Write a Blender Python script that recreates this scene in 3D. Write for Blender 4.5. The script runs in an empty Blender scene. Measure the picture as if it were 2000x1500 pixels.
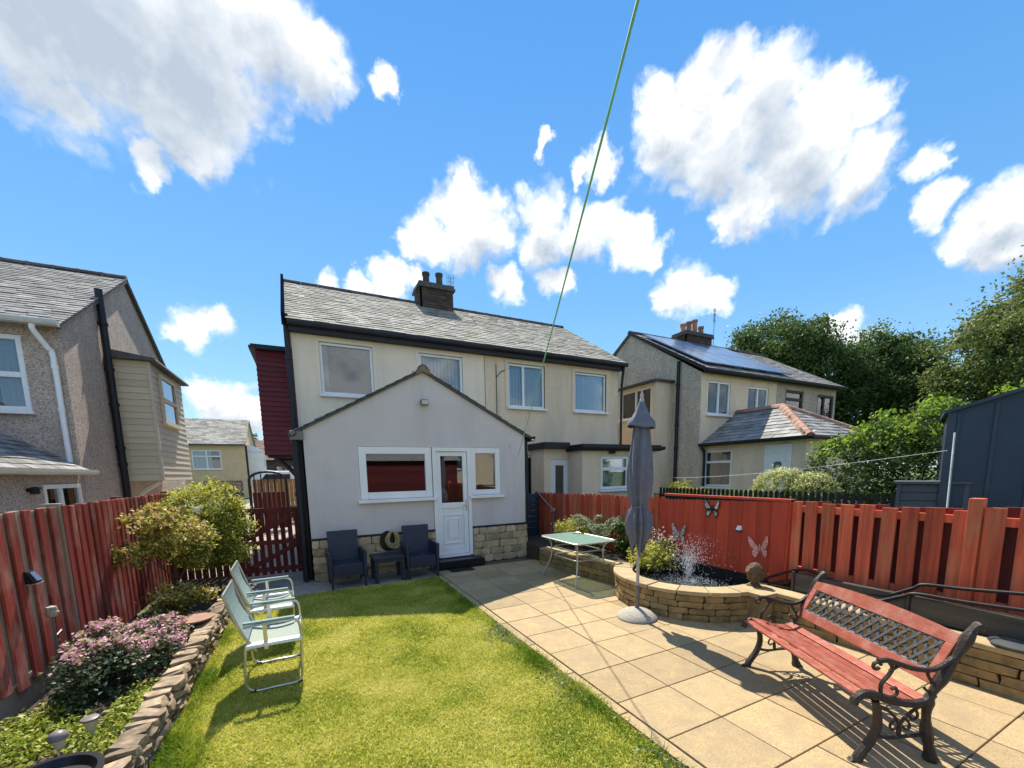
import bpy, bmesh, math, random
import numpy as np
from mathutils import Vector, Matrix
rng = np.random.default_rng(7); random.seed(7)
scene = bpy.context.scene
col = scene.collection
PI = math.pi
# ------------------------------------------------------------------ camera
# X runs along the house fronts, Y down the garden to the house, Z up; metres
F, PPY, H = 796.7, 1029.5, 1.85
PITCH, ROLL, YAW = .13336, -.018138, .462026
_f = Vector((math.sin(YAW)*math.cos(PITCH), math.cos(YAW)*math.cos(PITCH), -math.sin(PITCH)))
_r = Vector((math.cos(YAW), -math.sin(YAW), 0)); _u = _r.cross(_f)
CR = math.cos(ROLL)*_r + math.sin(ROLL)*_u; CU = -math.sin(ROLL)*_r + math.cos(ROLL)*_u
CAM = Vector((0, 0, H))
cam = bpy.data.cameras.new('camera'); camo = bpy.data.objects.new('camera', cam); col.objects.link(camo)
camo.matrix_world = Matrix(((CR.x, CU.x, -_f.x, 0), (CR.y, CU.y, -_f.y, 0), (CR.z, CU.z, -_f.z, H), (0, 0, 0, 1)))
cam.sensor_fit = 'HORIZONTAL'; cam.sensor_width = 36; cam.lens = F/2000*36
cam.shift_y = (PPY-750)/2000; cam.clip_start = .05; cam.clip_end = 2000
scene.camera = camo
def ray(x, y): return CR*((x-1000)/F) - CU*((y-PPY)/F) + _f
def onz(x, y, z=0.): d = ray(x, y); return CAM + d*((z-H)/d.z)
def ony(x, y, Y): d = ray(x, y); return CAM + d*(Y/d.y)
def onx(x, y, X): d = ray(x, y); return CAM + d*(X/d.x)
def deep(x, y, t): return CAM + ray(x, y)*t
# ------------------------------------------------------------------ light
SUN = Vector((.10, .728, 1)).normalized()
scene.view_settings.view_transform = 'Standard'; scene.view_settings.look = 'None'
scene.view_settings.gamma = 1; scene.view_settings.use_curve_mapping = False
EXPO = 1.93
scene.view_settings.exposure = EXPO
sl = bpy.data.lights.new('sun', 'SUN'); sl.energy = 2.35; sl.angle = math.radians(.5); sl.color = (1, .94, .83)
so = bpy.data.objects.new('sun', sl); col.objects.link(so)
so.rotation_euler = SUN.to_track_quat('Z', 'Y').to_euler(); so.location = (0, 0, 30)
world = bpy.data.worlds.new('World'); scene.world = world; world.use_nodes = True
wt = world.node_tree; wt.nodes.clear()
def wn(t, **k):
    n = wt.nodes.new(t)
    for a, b in k.items(): setattr(n, a, b)
    return n
def wl(a, b): wt.links.new(a, b)
def wmath(op, a, b=None, c=None):
    n = wn('ShaderNodeMath', operation=op)
    for i, v in enumerate((a, b, c)):
        if v is None: continue
        if isinstance(v, (int, float)): n.inputs[i].default_value = v
        else: wl(v, n.inputs[i])
    return n.outputs[0]
def build_world():
    sky = wn('ShaderNodeTexSky', sky_type='NISHITA'); sky.sun_disc = False
    sky.sun_elevation = math.asin(SUN.z); sky.sun_rotation = math.atan2(SUN.x, SUN.y)
    sky.air_density = 1.0; sky.dust_density = .0; sky.ozone_density = 3.0
    hs = wn('ShaderNodeHueSaturation'); hs.inputs['Saturation'].default_value = 1.0; hs.inputs['Value'].default_value = 1.0
    tc = wn('ShaderNodeTexCoord'); dirv = tc.outputs['Generated']; sz = wn('ShaderNodeSeparateXYZ'); wl(dirv, sz.inputs[0])
    gr = wn('ShaderNodeValToRGB'); wl(sz.outputs[2], gr.inputs[0]); ge = gr.color_ramp.elements; ge.new(.32)
    for q, p, c in zip(ge, (0, .34, .8), ((.30, .56, .78, 1), (.10, .37, .74, 1), (.02, .24, .68, 1))): q.position = p; q.color = c
    g4 = wn('ShaderNodeVectorMath', operation='SCALE'); wl(gr.outputs[0], g4.inputs[0]); g4.inputs['Scale'].default_value = 1.72
    even = wn('ShaderNodeMix', data_type='RGBA'); even.inputs[0].default_value = .88; wl(sky.outputs[0], even.inputs[6]); wl(g4.outputs[0], even.inputs[7])
    wl(even.outputs[2], hs.inputs['Color'])
    bg = wn('ShaderNodeBackground'); bg.inputs[1].default_value = .15; wl(hs.outputs[0], bg.inputs[0])
    # domain warp
    nz = wn('ShaderNodeTexNoise'); nz.inputs['Scale'].default_value = 9; nz.inputs['Detail'].default_value = 5; nz.inputs['Roughness'].default_value = .62
    wl(dirv, nz.inputs['Vector'])
    sub = wn('ShaderNodeVectorMath', operation='SUBTRACT'); wl(nz.outputs['Color'], sub.inputs[0]); sub.inputs[1].default_value = (.5, .5, .5)
    sc = wn('ShaderNodeVectorMath', operation='SCALE'); wl(sub.outputs[0], sc.inputs[0]); sc.inputs['Scale'].default_value = .11
    wv = wn('ShaderNodeVectorMath', operation='ADD'); wl(dirv, wv.inputs[0]); wl(sc.outputs[0], wv.inputs[1])
    blobs = [  # pixel centre and radius of every cloud puff that the photograph shows
        (90, -40, 330), (330, 60, 250), (520, 70, 150), (600, 130, 110), (230, 10, 260), (330, 240, 90), (390, 300, 60), (140, 225, 65), (420, 270, 60), (740, 160, 35), (300, 150, 150), (300, 320, 45), (80, 90, 170),
        (1390, 170, 85), (1500, 200, 120), (1290, 210, 75), (1600, 230, 90), (1400, 290, 130), (1560, 310, 130), (1330, 270, 110), (1460, 400, 75), (1690, 300, 60), (1660, 350, 80), (1530, 380, 80), (1700, 210, 50), (1440, 130, 60), (1800, 330, 45), (1420, 440, 40),
        (900, 400, 56), (850, 460, 58), (960, 455, 70), (1060, 425, 66), (1140, 455, 70), (1225, 478, 52), (1060, 470, 70), (1290, 495, 32), (800, 472, 32), (1180, 425, 46), (920, 470, 60),
        (1960, 400, 75), (1990, 450, 90), (1900, 460, 60), (1810, 420, 45), (1940, 480, 55),
        (1350, 565, 55), (1400, 570, 40), (1310, 580, 35), (760, 560, 46), (705, 572, 32), (635, 560, 28), (805, 545, 28), (990, 560, 34), (1085, 552, 34), (1165, 322, 38), (1130, 330, 26), (1062, 272, 24), (1050, 292, 20),
        (370, 640, 55), (410, 630, 42), (330, 645, 35), (1640, 650, 45), (430, 790, 60), (480, 810, 60), (1680, 665, 35)]
    def field(vec, items):
        d = None
        for x, y, r in items:
            c = ray(x, y).normalized(); e = ((ray(x+r, y).normalized()-c).length + (ray(x, y+r).normalized()-c).length)*.5*(1.12 if r < 65 else 1.0)
            vs = wn('ShaderNodeVectorMath', operation='DISTANCE'); wl(vec, vs.inputs[0]); vs.inputs[1].default_value = c
            m = wmath('MULTIPLY_ADD', vs.outputs['Value'], -1/e, 1.0)
            d = m if d is None else wmath('MAXIMUM', d, m)
        return d
    d = field(wv.outputs[0], blobs)
    hi = wn('ShaderNodeVectorMath', operation='ADD'); wl(wv.outputs[0], hi.inputs[0]); hi.inputs[1].default_value = (0, 0, .055)
    above = field(hi.outputs[0], [b for b in blobs if b[2] >= 60])     # cloud overhead: the shaded base of each cumulus
    # the same kind of fair-weather cloud carries on over the rest of the sky
    ng = wn('ShaderNodeTexNoise'); ng.inputs['Scale'].default_value = 3.2; ng.inputs['Detail'].default_value = 2; wl(dirv, ng.inputs['Vector'])
    fwd = wn('ShaderNodeVectorMath', operation='DOT_PRODUCT'); wl(dirv, fwd.inputs[0]); fwd.inputs[1].default_value = ray(1000, 600).normalized()
    out = wmath('SUBTRACT', wmath('MULTIPLY', wmath('SUBTRACT', ng.outputs['Fac'], .50), 3.5), wmath('MULTIPLY', wmath('MAXIMUM', wmath('SUBTRACT', fwd.outputs['Value'], .45), 0), 20))
    d = wmath('MAXIMUM', d, out)
    def fbm(off):
        a = wn('ShaderNodeVectorMath', operation='ADD'); wl(dirv, a.inputs[0]); a.inputs[1].default_value = off
        n = wn('ShaderNodeTexNoise'); n.inputs['Scale'].default_value = 13; n.inputs['Detail'].default_value = 7; n.inputs['Roughness'].default_value = .55
        wl(a.outputs[0], n.inputs['Vector']); return n.outputs['Fac']
    n0 = fbm((0, 0, 0)); n1 = fbm((-.004, .006, .016))
    vo = wn('ShaderNodeTexNoise'); vo.inputs['Scale'].default_value = 21; vo.inputs['Detail'].default_value = 1.5; wl(wv.outputs[0], vo.inputs['Vector'])
    puff = wmath('MULTIPLY', wmath('SUBTRACT', wmath('ABSOLUTE', wmath('SUBTRACT', vo.outputs['Fac'], .5)), .06), 1.3)
    core = wmath('MINIMUM', wmath('MULTIPLY_ADD', d, 1.35, -.10), .8)
    dens = wmath('ADD', wmath('ADD', core, puff), wmath('MULTIPLY', wmath('SUBTRACT', n0, .5), 1.15))
    mr = wn('ShaderNodeMapRange', interpolation_type='SMOOTHSTEP'); wl(dens, mr.inputs[0]); mr.inputs[1].default_value = -.16; mr.inputs[2].default_value = .66; mr.inputs[4].default_value = .985
    sh = wn('ShaderNodeMapRange', interpolation_type='SMOOTHSTEP'); wl(wmath('ADD', above, wmath('MULTIPLY', wmath('SUBTRACT', n0, .5), .7)), sh.inputs[0]); sh.inputs[1].default_value = .05; sh.inputs[2].default_value = .85
    lit = wmath('SUBTRACT', wmath('MULTIPLY_ADD', wmath('SUBTRACT', n0, n1), 1.5, .95), wmath('MULTIPLY', sh.outputs[0], .82))
    cr = wn('ShaderNodeValToRGB'); wl(lit, cr.inputs[0]); e = cr.color_ramp.elements
    e.new(.6); e[0].position = .15; e[0].color = (.24, .28, .33, 1); e[1].position = .72; e[1].color = (.40, .42, .44, 1); e[2].position = 1.05; e[2].color = (.60, .605, .61, 1)
    cb = wn('ShaderNodeBackground'); wl(cr.outputs[0], cb.inputs[0]); cb.inputs[1].default_value = .60
    mx = wn('ShaderNodeMixShader'); wl(mr.outputs[0], mx.inputs[0]); wl(bg.outputs[0], mx.inputs[1]); wl(cb.outputs[0], mx.inputs[2])
    o = wn('ShaderNodeOutputWorld'); wl(mx.outputs[0], o.inputs[0])
build_world()
# ------------------------------------------------------------------ materials
MATS = {}
def mat(name, c1, c2=None, rough=.75, scale=6, stretch=(1, 1, 1), contrast=.5, bump=0, bscale=40, bstretch=None, objvar=.0, attvar=.0, spec=.3, metal=0, dirt=None, dirtscale=1.2, dirtamt=.5, dstretch=.45, block=None, coat=0, voro=0, speck=None, specks=120):
    m = bpy.data.materials.new(name); m.use_nodes = True; nt = m.node_tree; N = nt.nodes; L = nt.links
    b = N['Principled BSDF']; b.inputs['Roughness'].default_value = rough; b.inputs['Metallic'].default_value = metal
    b.inputs['Specular IOR Level'].default_value = spec; b.inputs['Coat Weight'].default_value = coat
    g = N.new('ShaderNodeNewGeometry')
    def nz(s, st, det=5, ro=.6):
        mp = N.new('ShaderNodeMapping'); mp.inputs['Scale'].default_value = st; L.new(g.outputs['Position'], mp.inputs[0])
        oi = N.new('ShaderNodeObjectInfo'); vm = N.new('ShaderNodeVectorMath'); vm.operation = 'ADD'
        mu = N.new('ShaderNodeMath'); mu.operation = 'MULTIPLY'; mu.inputs[1].default_value = 17 if objvar else 0
        L.new(oi.outputs['Random'], mu.inputs[0]); L.new(mp.outputs[0], vm.inputs[0]); L.new(mu.outputs[0], vm.inputs[1])
        n = N.new('ShaderNodeTexNoise'); n.inputs['Scale'].default_value = s; n.inputs['Detail'].default_value = det; n.inputs['Roughness'].default_value = ro
        L.new(vm.outputs[0], n.inputs['Vector']); return n.outputs['Fac']
    c2 = c2 or tuple(v*.7 for v in c1)
    n = nz(scale, stretch)
    r = N.new('ShaderNodeValToRGB'); L.new(n, r.inputs[0]); e = r.color_ramp.elements
    e[0].position = .5-contrast*.35; e[0].color = (*c2, 1); e[1].position = .5+contrast*.35; e[1].color = (*c1, 1)
    out = r.outputs[0]
    def mixc(fac, a, cb):
        mx = N.new('ShaderNodeMix'); mx.data_type = 'RGBA'; L.new(fac, mx.inputs[0]); L.new(a, mx.inputs[6])
        if isinstance(cb, tuple): mx.inputs[7].default_value = (*cb, 1)
        else: L.new(cb, mx.inputs[7])
        return mx.outputs[2]
    def ramp(fac, lo, hi, top=1.):
        q = N.new('ShaderNodeMapRange'); L.new(fac, q.inputs[0]); q.inputs[1].default_value = lo; q.inputs[2].default_value = hi; q.inputs[4].default_value = top; return q.outputs[0]
    if speck:
        v = N.new('ShaderNodeTexVoronoi'); v.inputs['Scale'].default_value = specks; L.new(g.outputs['Position'], v.inputs['Vector'])
        sx = N.new('ShaderNodeSeparateColor'); L.new(v.outputs['Color'], sx.inputs[0])
        out = mixc(ramp(sx.outputs[0], .35, .9, .9), out, speck)
    if dirt:
        out = mixc(ramp(nz(dirtscale, (1, 1, dstretch), 6, .65), .48, .75, dirtamt), out, dirt)
    if block:
        sp = N.new('ShaderNodeSeparateXYZ'); L.new(g.outputs['Position'], sp.inputs[0]); cx = N.new('ShaderNodeCombineXYZ'); L.new(sp.outputs[0], cx.inputs[0]); L.new(sp.outputs[2], cx.inputs[1])
        bt = N.new('ShaderNodeTexBrick'); L.new(cx.outputs[0], bt.inputs['Vector']); bt.inputs['Scale'].default_value = 1; bt.inputs['Brick Width'].default_value = block[0]; bt.inputs['Row Height'].default_value = block[1]; bt.inputs['Mortar Size'].default_value = .004; bt.inputs['Mortar Smooth'].default_value = .3
        mm = N.new('ShaderNodeMath'); mm.operation = 'MULTIPLY'; L.new(bt.outputs['Fac'], mm.inputs[0]); L.new(ramp(nz(1.3, (1, 1, 1)), .4, .65, .22), mm.inputs[1])
        out = mixc(mm.outputs[0], out, tuple(v*.4 for v in c1))
    if objvar or attvar:
        val = None
        if objvar:
            oi = N.new('ShaderNodeObjectInfo'); q = N.new('ShaderNodeMapRange'); L.new(oi.outputs['Random'], q.inputs[0]); q.inputs[3].default_value = 1-objvar; q.inputs[4].default_value = 1+objvar; val = q.outputs[0]
        if attvar:
            at = N.new('ShaderNodeAttribute'); at.attribute_name = 'rnd'; q = N.new('ShaderNodeMapRange'); L.new(at.outputs['Fac'], q.inputs[0]); q.inputs[3].default_value = 1-attvar; q.inputs[4].default_value = 1+attvar
            if val is None: val = q.outputs[0]
            else:
                mm = N.new('ShaderNodeMath'); mm.operation = 'MULTIPLY'; L.new(val, mm.inputs[0]); L.new(q.outputs[0], mm.inputs[1]); val = mm.outputs[0]
        hs = N.new('ShaderNodeHueSaturation'); L.new(out, hs.inputs['Color']); L.new(val, hs.inputs['Value']); out = hs.outputs[0]
    L.new(out, b.inputs['Base Color'])
    if bump:
        if voro:
            v = N.new('ShaderNodeTexVoronoi'); v.inputs['Scale'].default_value = voro; L.new(g.outputs['Position'], v.inputs['Vector']); h = v.outputs['Distance']
        else: h = nz(bscale, bstretch or stretch, 4, .65)
        bp = N.new('ShaderNodeBump'); bp.inputs['Strength'].default_value = bump; bp.inputs['Distance'].default_value = .01; L.new(h, bp.inputs['Height']); L.new(bp.outputs[0], b.inputs['Normal'])
    MATS[name] = m; return m
def leafmat(name, ramp, trans=.35, rough=.55, big=None, gain=1.):
    m = bpy.data.materials.new(name); m.use_nodes = True; N = m.node_tree.nodes; L = m.node_tree.links
    ramp = [(p, tuple(min(.8, v*gain) for v in c)) for p, c in ramp]
    b = N['Principled BSDF']; b.inputs['Roughness'].default_value = rough; b.inputs['Specular IOR Level'].default_value = .25
    at = N.new('ShaderNodeAttribute'); at.attribute_name = 'rnd'
    r = N.new('ShaderNodeValToRGB'); e = r.color_ramp.elements
    while len(e) < len(ramp): e.new(.5)
    for i, (p, c) in enumerate(ramp): e[i].position = p; e[i].color = (*c, 1)
    fac = at.outputs['Fac']
    if big:
        g = N.new('ShaderNodeNewGeometry'); n = N.new('ShaderNodeTexNoise'); n.inputs['Scale'].default_value = big; n.inputs['Detail'].default_value = 4; L.new(g.outputs['Position'], n.inputs['Vector'])
        a = N.new('ShaderNodeMath'); a.operation = 'MULTIPLY_ADD'; L.new(n.outputs['Fac'], a.inputs[0]); a.inputs[1].default_value = 1.6; a.inputs[2].default_value = -.8
        a2 = N.new('ShaderNodeMath'); a2.operation = 'ADD'; L.new(a.outputs[0], a2.inputs[0]); L.new(fac, a2.inputs[1]); fac = a2.outputs[0]
    L.new(fac, r.inputs[0]); L.new(r.outputs[0], b.inputs['Base Color'])
    t = N.new('ShaderNodeBsdfTranslucent'); L.new(r.outputs[0], t.inputs[0])
    mx = N.new('ShaderNodeMixShader'); mx.inputs[0].default_value = trans
    L.new(b.outputs[0], mx.inputs[1]); L.new(t.outputs[0], mx.inputs[2]); L.new(mx.outputs[0], N['Material Output'].inputs[0])
    MATS[name] = m; return m
def glassmat(name, tint, base=.08, mult=1.6, gcol=(.95, .97, 1)):
    m = bpy.data.materials.new(name); m.use_nodes = True; N = m.node_tree.nodes; L = m.node_tree.links; N.remove(N['Principled BSDF'])
    t = N.new('ShaderNodeBsdfTransparent'); t.inputs[0].default_value = (*tint, 1)
    gl = N.new('ShaderNodeBsdfGlossy'); gl.inputs['Roughness'].default_value = .012; gl.inputs[0].default_value = (*gcol, 1)
    fr = N.new('ShaderNodeFresnel'); fr.inputs[0].default_value = 1.5
    ma = N.new('ShaderNodeMath'); ma.operation = 'MULTIPLY_ADD'; L.new(fr.outputs[0], ma.inputs[0]); ma.inputs[1].default_value = mult; ma.inputs[2].default_value = base; ma.use_clamp = True
    mx = N.new('ShaderNodeMixShader'); L.new(ma.outputs[0], mx.inputs[0]); L.new(t.outputs[0], mx.inputs[1]); L.new(gl.outputs[0], mx.inputs[2]); L.new(mx.outputs[0], N['Material Output'].inputs[0])
    MATS[name] = m; return m
mat('cream', (.88, .74, .575), (.84, .70, .535), .85, 3, bump=.15, bscale=60, dirt=(.62, .52, .41), dirtamt=.45, dstretch=.14, dirtscale=2.2, block=(.45, .225))
mat('dash_cream', (.88, .70, .505), (.81, .64, .46), .95, 2.5, bump=.5, voro=110, speck=(.66, .51, .37), specks=90, dirt=(.48, .385, .28), dirtamt=.65, dirtscale=1.6, dstretch=.2)
mat('dash_grey', (.62, .50, .41), (.50, .40, .33), .95, 3, bump=.8, voro=75, speck=(.24, .20, .17), specks=55, dirt=(.16, .14, .12), dirtamt=.4)
mat('dash_pale', (.72, .61, .475), (.58, .50, .39), .95, 2.5, bump=.7, voro=70, speck=(.25, .22, .18), specks=50, dirt=(.20, .18, .15), dirtamt=.5)
mat('far_render', (.64, .47, .28), (.58, .42, .25), .9, 2, contrast=.3)
mat('grey_paint', (.60, .545, .525), (.565, .512, .492), .7, 2, bump=.08, bscale=45, dirt=(.44, .395, .37), dirtamt=.6, dirtscale=2.2, dstretch=.14, block=(.45, .225))
mat('slate', (.33, .31, .265), (.20, .19, .165), .92, 5, attvar=.38, bump=.4, bscale=25, dirt=(.36, .35, .20), dirtamt=.45, dirtscale=1.0)
mat('slate_grey', (.30, .285, .27), (.19, .18, .17), .9, 4, attvar=.35, bump=.3, bscale=25, dirt=(.28, .27, .18), dirtamt=.25)
mat('slate_new', (.30, .29, .265), (.19, .18, .17), .7, 4, attvar=.3, bump=.3, bscale=25)
mat('brown_tile', (.16, .085, .06), None, .8, 4, attvar=.3)
mat('matte_black', (.010, .011, .016), None, 1.0, 6, spec=0)
mat('ridge', (.12, .115, .11), (.07, .07, .065), .85, 8, bump=.5, objvar=.25)
mat('terracotta', (.36, .20, .135), (.24, .14, .10), .8, 9, objvar=.25, bump=.4)
mat('black_paint', (.012, .012, .016), (.016, .016, .02), .5, 6, spec=.35)
mat('navy_fascia', (.010, .011, .02), (.014, .015, .024), .6, 5, spec=.5)
mat('upvc', (.80, .80, .79), (.74, .74, .73), .3, 2, contrast=.4, spec=.5, dirt=(.55, .54, .5), dirtamt=.25)
mat('bar_wood', (.035, .03, .028), None, .5)
mat('red_clad', (.15, .022, .03), (.12, .018, .023), .55, 5, stretch=(.3, 1, 6), objvar=.12)
mat('olive_clad', (.66, .555, .405), (.59, .495, .36), .6, 4, stretch=(1, .3, 5), objvar=.07)
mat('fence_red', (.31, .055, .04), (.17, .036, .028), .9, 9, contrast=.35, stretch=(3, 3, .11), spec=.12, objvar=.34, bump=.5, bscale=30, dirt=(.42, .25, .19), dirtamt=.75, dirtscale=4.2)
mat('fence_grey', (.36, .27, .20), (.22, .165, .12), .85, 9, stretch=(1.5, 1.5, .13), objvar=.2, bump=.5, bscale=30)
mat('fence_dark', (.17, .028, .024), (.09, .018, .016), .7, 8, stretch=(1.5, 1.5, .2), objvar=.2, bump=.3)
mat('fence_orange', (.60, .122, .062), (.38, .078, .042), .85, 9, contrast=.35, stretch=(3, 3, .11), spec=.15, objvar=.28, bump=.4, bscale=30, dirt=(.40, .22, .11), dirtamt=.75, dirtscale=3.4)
mat('gate_red', (.50, .068, .032), (.38, .048, .024), .55, 7, stretch=(1.5, 1.5, .15), objvar=.14, bump=.2)
mat('slab', (.44, .315, .15), (.335, .24, .122), .85, 7, objvar=.17, bump=.35, bscale=70, dirt=(.27, .20, .12), dirtamt=.8, dirtscale=2.3, speck=(.27, .20, .12), specks=140)
mat('grout', (.13, .10, .065), (.08, .064, .042), .95, 20, bump=.5)
mat('concrete', (.33, .30, .265), (.25, .23, .20), .9, 6, bump=.4, bscale=60, dirt=(.13, .12, .10), dirtamt=.5)
mat('asphalt', (.06, .06, .058), None, .9, 10)
mat('meadow', (.10, .13, .035), (.06, .085, .025), .9, 1.5)
mat('turf', (.36, .34, .07), (.25, .26, .048), .95, 5, bump=.5, dirt=(.17, .15, .06), dirtamt=.6, dirtscale=1.3)
mat('soil', (.075, .052, .035), (.035, .025, .018), .95, 14, bump=1, bscale=40, dirt=(.15, .11, .07), dirtamt=.4)
mat('stone', (.36, .24, .10), (.20, .135, .058), .88, 7, objvar=.2, bump=.9, bscale=22, dirt=(.085, .065, .03), dirtamt=.8, dirtscale=6)
mat('rubble', (.42, .32, .21), (.12, .085, .058), .92, 9, objvar=.3, bump=1, bscale=20, dirt=(.07, .055, .04), dirtamt=.6, dirtscale=5)
mat('plinth_stone', (.56, .43, .25), (.37, .28, .165), .88, 7, objvar=.25, bump=1, bscale=22, dirt=(.12, .10, .07), dirtamt=.5, dirtscale=4)
mat('mortar', (.27, .205, .125), (.17, .13, .08), .95, 12, bump=.7)
mat('coping', (.44, .325, .175), (.32, .235, .125), .85, 6, objvar=.12, bump=.5, bscale=40, dirt=(.26, .21, .11), dirtamt=.4, dirtscale=3)
mat('sleeper', (.10, .085, .065), (.05, .043, .035), .85, 6, stretch=(1, .2, 2), objvar=.2, bump=.5)
mat('navy_plastic', (.022, .028, .052), (.017, .022, .042), .42, 30, contrast=.3, bump=.5, bscale=140, spec=.4)
mat('bench_wood', (.33, .085, .05), (.235, .055, .032), .5, 10, stretch=(1, 1, 3), objvar=.12, bump=.25, dirt=(.47, .25, .19), dirtamt=.55, dirtscale=9)
mat('iron', (.055, .04, .03), (.03, .024, .02), .5, 25, metal=.35, bump=.5, bscale=60, spec=.5)
mat('iron_grey', (.10, .10, .10), (.05, .05, .05), .5, 30, metal=.3, bump=.3)
mat('steel', (.62, .60, .54), (.50, .48, .43), .28, 12, metal=.75, spec=.5)
mat('pale_metal', (.52, .50, .44), (.42, .40, .35), .35, 12, metal=.4)
mat('fabric_grey', (.31, .345, .28), (.25, .28, .225), .9, 60, bump=.3, bscale=220)
mat('fabric_white', (.74, .77, .76), (.66, .70, .70), .7, 30, bump=.2, bscale=200)
mat('fabric_aqua', (.22, .30, .28), (.17, .235, .225), .85, 40, bump=.3, bscale=200)
mat('fabric_teal', (.03, .055, .06), (.02, .04, .045), .8, 40)
mat('umbrella_cloth', (.155, .158, .20), (.12, .123, .16), .85, 12, bump=.3, bscale=120)
mat('pole_wood', (.45, .40, .34), (.36, .32, .27), .5, 10, stretch=(1, 1, .1))
mat('grey_metal', (.19, .185, .17), (.13, .125, .115), .45, 20, metal=.3)
mat('granite', (.46, .42, .34), (.24, .215, .17), .85, 60, bump=.6, bscale=120)
mat('shed_blue', (.038, .052, .085), (.03, .042, .07), .42, 3, spec=.4)
mat('shed_trim', (.055, .07, .10), None, .4, 3)
mat('box_grey', (.10, .105, .125), (.08, .085, .10), .6, 6, objvar=.1)
mat('black_wood', (.013, .013, .014), (.022, .022, .022), .6, 6, objvar=.3)
mat('pale_wood', (.27, .17, .09), None, .8, 6)
mat('solar', (.10, .17, .30), (.08, .14, .26), .2, 4, spec=.9)  # base kept pale blue to paint in the sky glare on the roof panels
mat('rubber', (.012, .012, .012), None, .5)
mat('hose_yellow', (.48, .38, .17), (.36, .28, .12), .5, 12)
mat('interior', (.05, .05, .052), (.035, .035, .038), .9, 2)
mat('blind', (.66, .68, .70), (.58, .60, .62), .8, 3, objvar=.08)
mat('blind_dark', (.17, .16, .15), (.13, .12, .11), .8, 3)
mat('curtain', (.55, .55, .50), (.45, .45, .41), .9, 8, stretch=(6, 6, .4))
mat('white_car', (.75, .75, .74), None, .25, 3, coat=.5)
mat('bark', (.12, .09, .065), (.06, .045, .033), .95, 10, stretch=(1, 1, .25), bump=.8)
mat('line_green', (.22, .60, .42), None, .5)
mat('line_white', (.7, .7, .68), None, .5)
mat('ornament', (.17, .10, .05), (.07, .045, .025), .75, 25, bump=.8, bscale=40)
mat('wing_dark', (.03, .028, .026), None, .5, 40)
mat('wing_white', (.62, .60, .54), (.12, .11, .10), .5, 55, contrast=.25)
mat('wing_pink', (.78, .42, .38), (.50, .14, .12), .5, 60, contrast=.3)
mat('lamp_glass', (.55, .52, .42), None, .25, 12)
mat('lamp_cap', (.22, .19, .18), None, .4, 12)
mat('dish_grey', (.09, .10, .10), None, .4, 8)
mat('bowl_black', (.012, .013, .016), None, .35, 8)
mat('cable', (.07, .07, .07), None, .6)
mat('house_brick', (.10, .068, .055), (.06, .043, .036), .9, 10, attvar=.3, bump=.5)
glassmat('glass', (.80, .84, .86), .03, 1.4)
mat('table_glass', (.42, .60, .51), (.34, .51, .43), .16, 90, spec=.6)
def half_clear(m, col, f):
    N = m.node_tree.nodes; L = m.node_tree.links; t = N.new('ShaderNodeBsdfTransparent'); t.inputs[0].default_value = (*col, 1); x = N.new('ShaderNodeMixShader'); x.inputs[0].default_value = f
    L.new(N['Principled BSDF'].outputs[0], x.inputs[1]); L.new(t.outputs[0], x.inputs[2]); L.new(x.outputs[0], N['Material Output'].inputs[0])
half_clear(MATS['table_glass'], (.75, .88, .80), .5)
glassmat('frost', (.35, .40, .40), .12, 1.4)
def watermat():
    m = bpy.data.materials.new('water'); m.use_nodes = True; N = m.node_tree.nodes; L = m.node_tree.links; b = N['Principled BSDF']
    b.inputs['Base Color'].default_value = (.012, .018, .014, 1); b.inputs['Roughness'].default_value = .06; b.inputs['IOR'].default_value = 1.33
    g = N.new('ShaderNodeNewGeometry'); n = N.new('ShaderNodeTexNoise'); n.inputs['Scale'].default_value = 26; n.inputs['Detail'].default_value = 4; L.new(g.outputs['Position'], n.inputs['Vector'])
    bp = N.new('ShaderNodeBump'); bp.inputs['Strength'].default_value = 1; bp.inputs['Distance'].default_value = .035; L.new(n.outputs['Fac'], bp.inputs['Height']); L.new(bp.outputs[0], b.inputs['Normal'])
    MATS['water'] = m
    m = bpy.data.materials.new('droplet'); m.use_nodes = True; b = m.node_tree.nodes['Principled BSDF']
    b.inputs['Base Color'].default_value = (.82, .84, .86, 1); b.inputs['Roughness'].default_value = .15; b.inputs['IOR'].default_value = 1.33; b.inputs['Subsurface Weight'].default_value = 0
    b.inputs['Transmission Weight'].default_value = .35
    MATS['droplet'] = m
    m = bpy.data.materials.new('still_water'); m.use_nodes = True; b = m.node_tree.nodes['Principled BSDF']
    b.inputs['Base Color'].default_value = (.05, .05, .045, 1); b.inputs['Roughness'].default_value = .05; MATS['still_water'] = m
watermat()
leafmat('grass_blade', [(0, (.13, .215, .012)), (.28, (.37, .41, .035)), (.62, (.62, .57, .10)), (1, (.74, .67, .26))], .4, .7, big=1.6)
leafmat('grass_green', [(0, (.05, .10, .012)), (1, (.15, .24, .03))], .35)
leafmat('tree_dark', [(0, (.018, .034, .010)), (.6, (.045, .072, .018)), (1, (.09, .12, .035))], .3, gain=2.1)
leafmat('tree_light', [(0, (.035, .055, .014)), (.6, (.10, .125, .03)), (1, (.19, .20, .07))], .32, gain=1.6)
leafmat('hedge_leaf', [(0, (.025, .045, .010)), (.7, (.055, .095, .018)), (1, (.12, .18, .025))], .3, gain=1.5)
leafmat('hedge_tip', [(0, (.13, .22, .02)), (1, (.30, .42, .04))], .45)
leafmat('varieg', [(0, (.03, .05, .012)), (.45, (.10, .12, .025)), (.62, (.36, .32, .055)), (.85, (.52, .45, .12)), (1, (.50, .30, .14))], .35, gain=1.15)
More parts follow.
